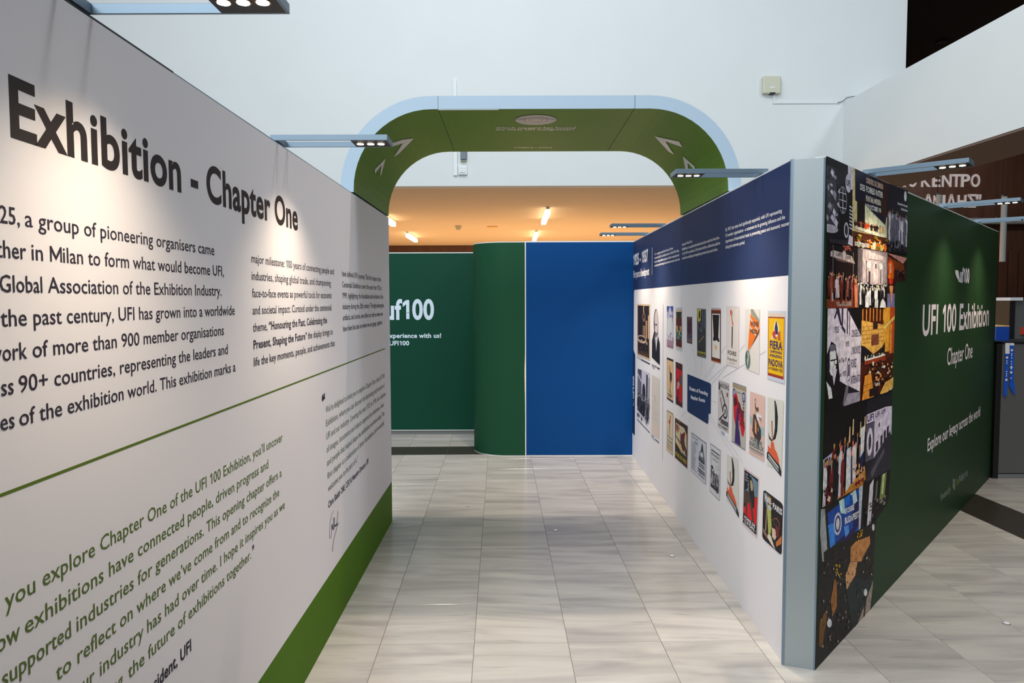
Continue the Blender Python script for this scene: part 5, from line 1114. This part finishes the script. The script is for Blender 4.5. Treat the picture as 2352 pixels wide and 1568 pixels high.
cb = empty('cabinet', (on_y(2340, 700, Y2).x, Y2, 0), 'tall grey cabinet with white top behind the counter', 'cabinet')
x0_ = on_y(2320, 690, Y2).x; x1_ = on_y(2332.5, 690, Y2).x; zt2 = on_y(2330, 690, Y2).z; zt3 = on_y(2330, 683, Y2).z
MB().box((x0_, Y2, 0), (x1_, Y2 + .5, zt2)).build('frame_post', 'black', cb)
MB().box((x1_, Y2 + .01, 0), (x1_ + .8, Y2 + .5, zt2)).build('side_panel', 'counter_grey', cb)
MB().box((x0_ - .01, Y2 - .02, zt2), (on_y(2347, 690, Y2).x, Y2 + .5, zt3)).build('top_board', 'rail_white', cb)
q = on_y(2348, 758, Y2 - .02); MB().box((q.x, Y2 - .012, q.z - .05), (q.x + .12, Y2 + .01, q.z + .03)).build('red_label', mat('red_label', (190, 60, 40)), cb)
# lanyards
ln = empty('lanyard', (on_y(2318, 790, Yc).x, Yc, zt_), 'pair of blue and white lanyard straps hanging over the counter front', 'lanyard')
def strap(pts, w, m, name, th=.003):
    b = MB(); P = [on_y(x, y, Yc - .006 - k * .001) for k, (x, y) in enumerate(pts)]
    for a, c in zip(P, P[1:]):
        b.v += [(a.x - w / 2, a.y, a.z), (a.x + w / 2, a.y, a.z), (c.x + w / 2, c.y, c.z), (c.x - w / 2, c.y, c.z), (a.x - w / 2, a.y - th, a.z), (a.x + w / 2, a.y - th, a.z), (c.x + w / 2, c.y - th, c.z), (c.x - w / 2, c.y - th, c.z)]
        n = len(b.v) - 8
        b.f += [[n + i for i in q] for q in ((0, 1, 2, 3), (7, 6, 5, 4), (0, 4, 5, 1), (1, 5, 6, 2), (2, 6, 7, 3), (3, 7, 4, 0))]; b.mi += [0] * 6
    return b.build(name, m, ln)
w = 9.8 / FPX * Yc
strap([(2313.6, 787.5), (2313.5, 812)], w, 'strap_white', 'white_end'); s1 = strap([(2313.5, 810), (2312, 850), (2310, 880), (2308, 909)], w * .82, 'strap', 'strap')
strap([(2323.8, 787.5), (2324.2, 793)], w, 'strap_white', 'white_end'); s2 = strap([(2324.2, 793), (2323.8, 840), (2323, 870), (2326.5, 895)], w * .9, 'strap', 'strap')
strap([(2318.5, 880), (2324, 892), (2330, 904)], w * .6, 'strap', 'strap')
b = MB()
for x, ys in ((2313.2, (821, 829, 834, 853, 858, 863, 872)), (2323.8, (804, 812, 816, 822, 830, 836, 843, 847, 855, 868))):
    for i, y in enumerate(ys):
        q = on_y(x - (y - 820) * .03, y, Yc - .016); r_ = .012 if i in (0, 6, 8) else .006; b.cyl((q.x, Yc - .013, q.z), (0, -1, 0), r_, .003, 10)
b.build('printed_marks', 'strap_white', ln, kind='stuff')

# ================================================================ SMALL FLOOR CAPS
for x, y, lb in ((1276, 1218, 'small white floor cap in the middle of the aisle'), (1543.5, 1277, 'small white floor cap near the poster wall'), (1075, 1163, 'tiny white floor cap left of the aisle middle'), (908.5, 1122, 'tiny white floor cap by the end of the white wall'), (2312, 1432, 'tiny white floor cap right of the diagonal wall')):
    q = on_z(x, y, 0); r_ = .02 if y > 1200 else .014
    e = empty('floor_cap', q, lb, 'floor cap', 'small white caps set in the marble floor')
    MB().cyl((q.x, q.y, 0), (0, 0, 1), r_, .003, 20).build('cap_ring', 'base_grey', e)
    MB().cyl((q.x, q.y, .003), (0, 0, 1), r_ * .75, .002, 20).build('cap_disc', 'rail_white', e)
print('tiles', nt_)
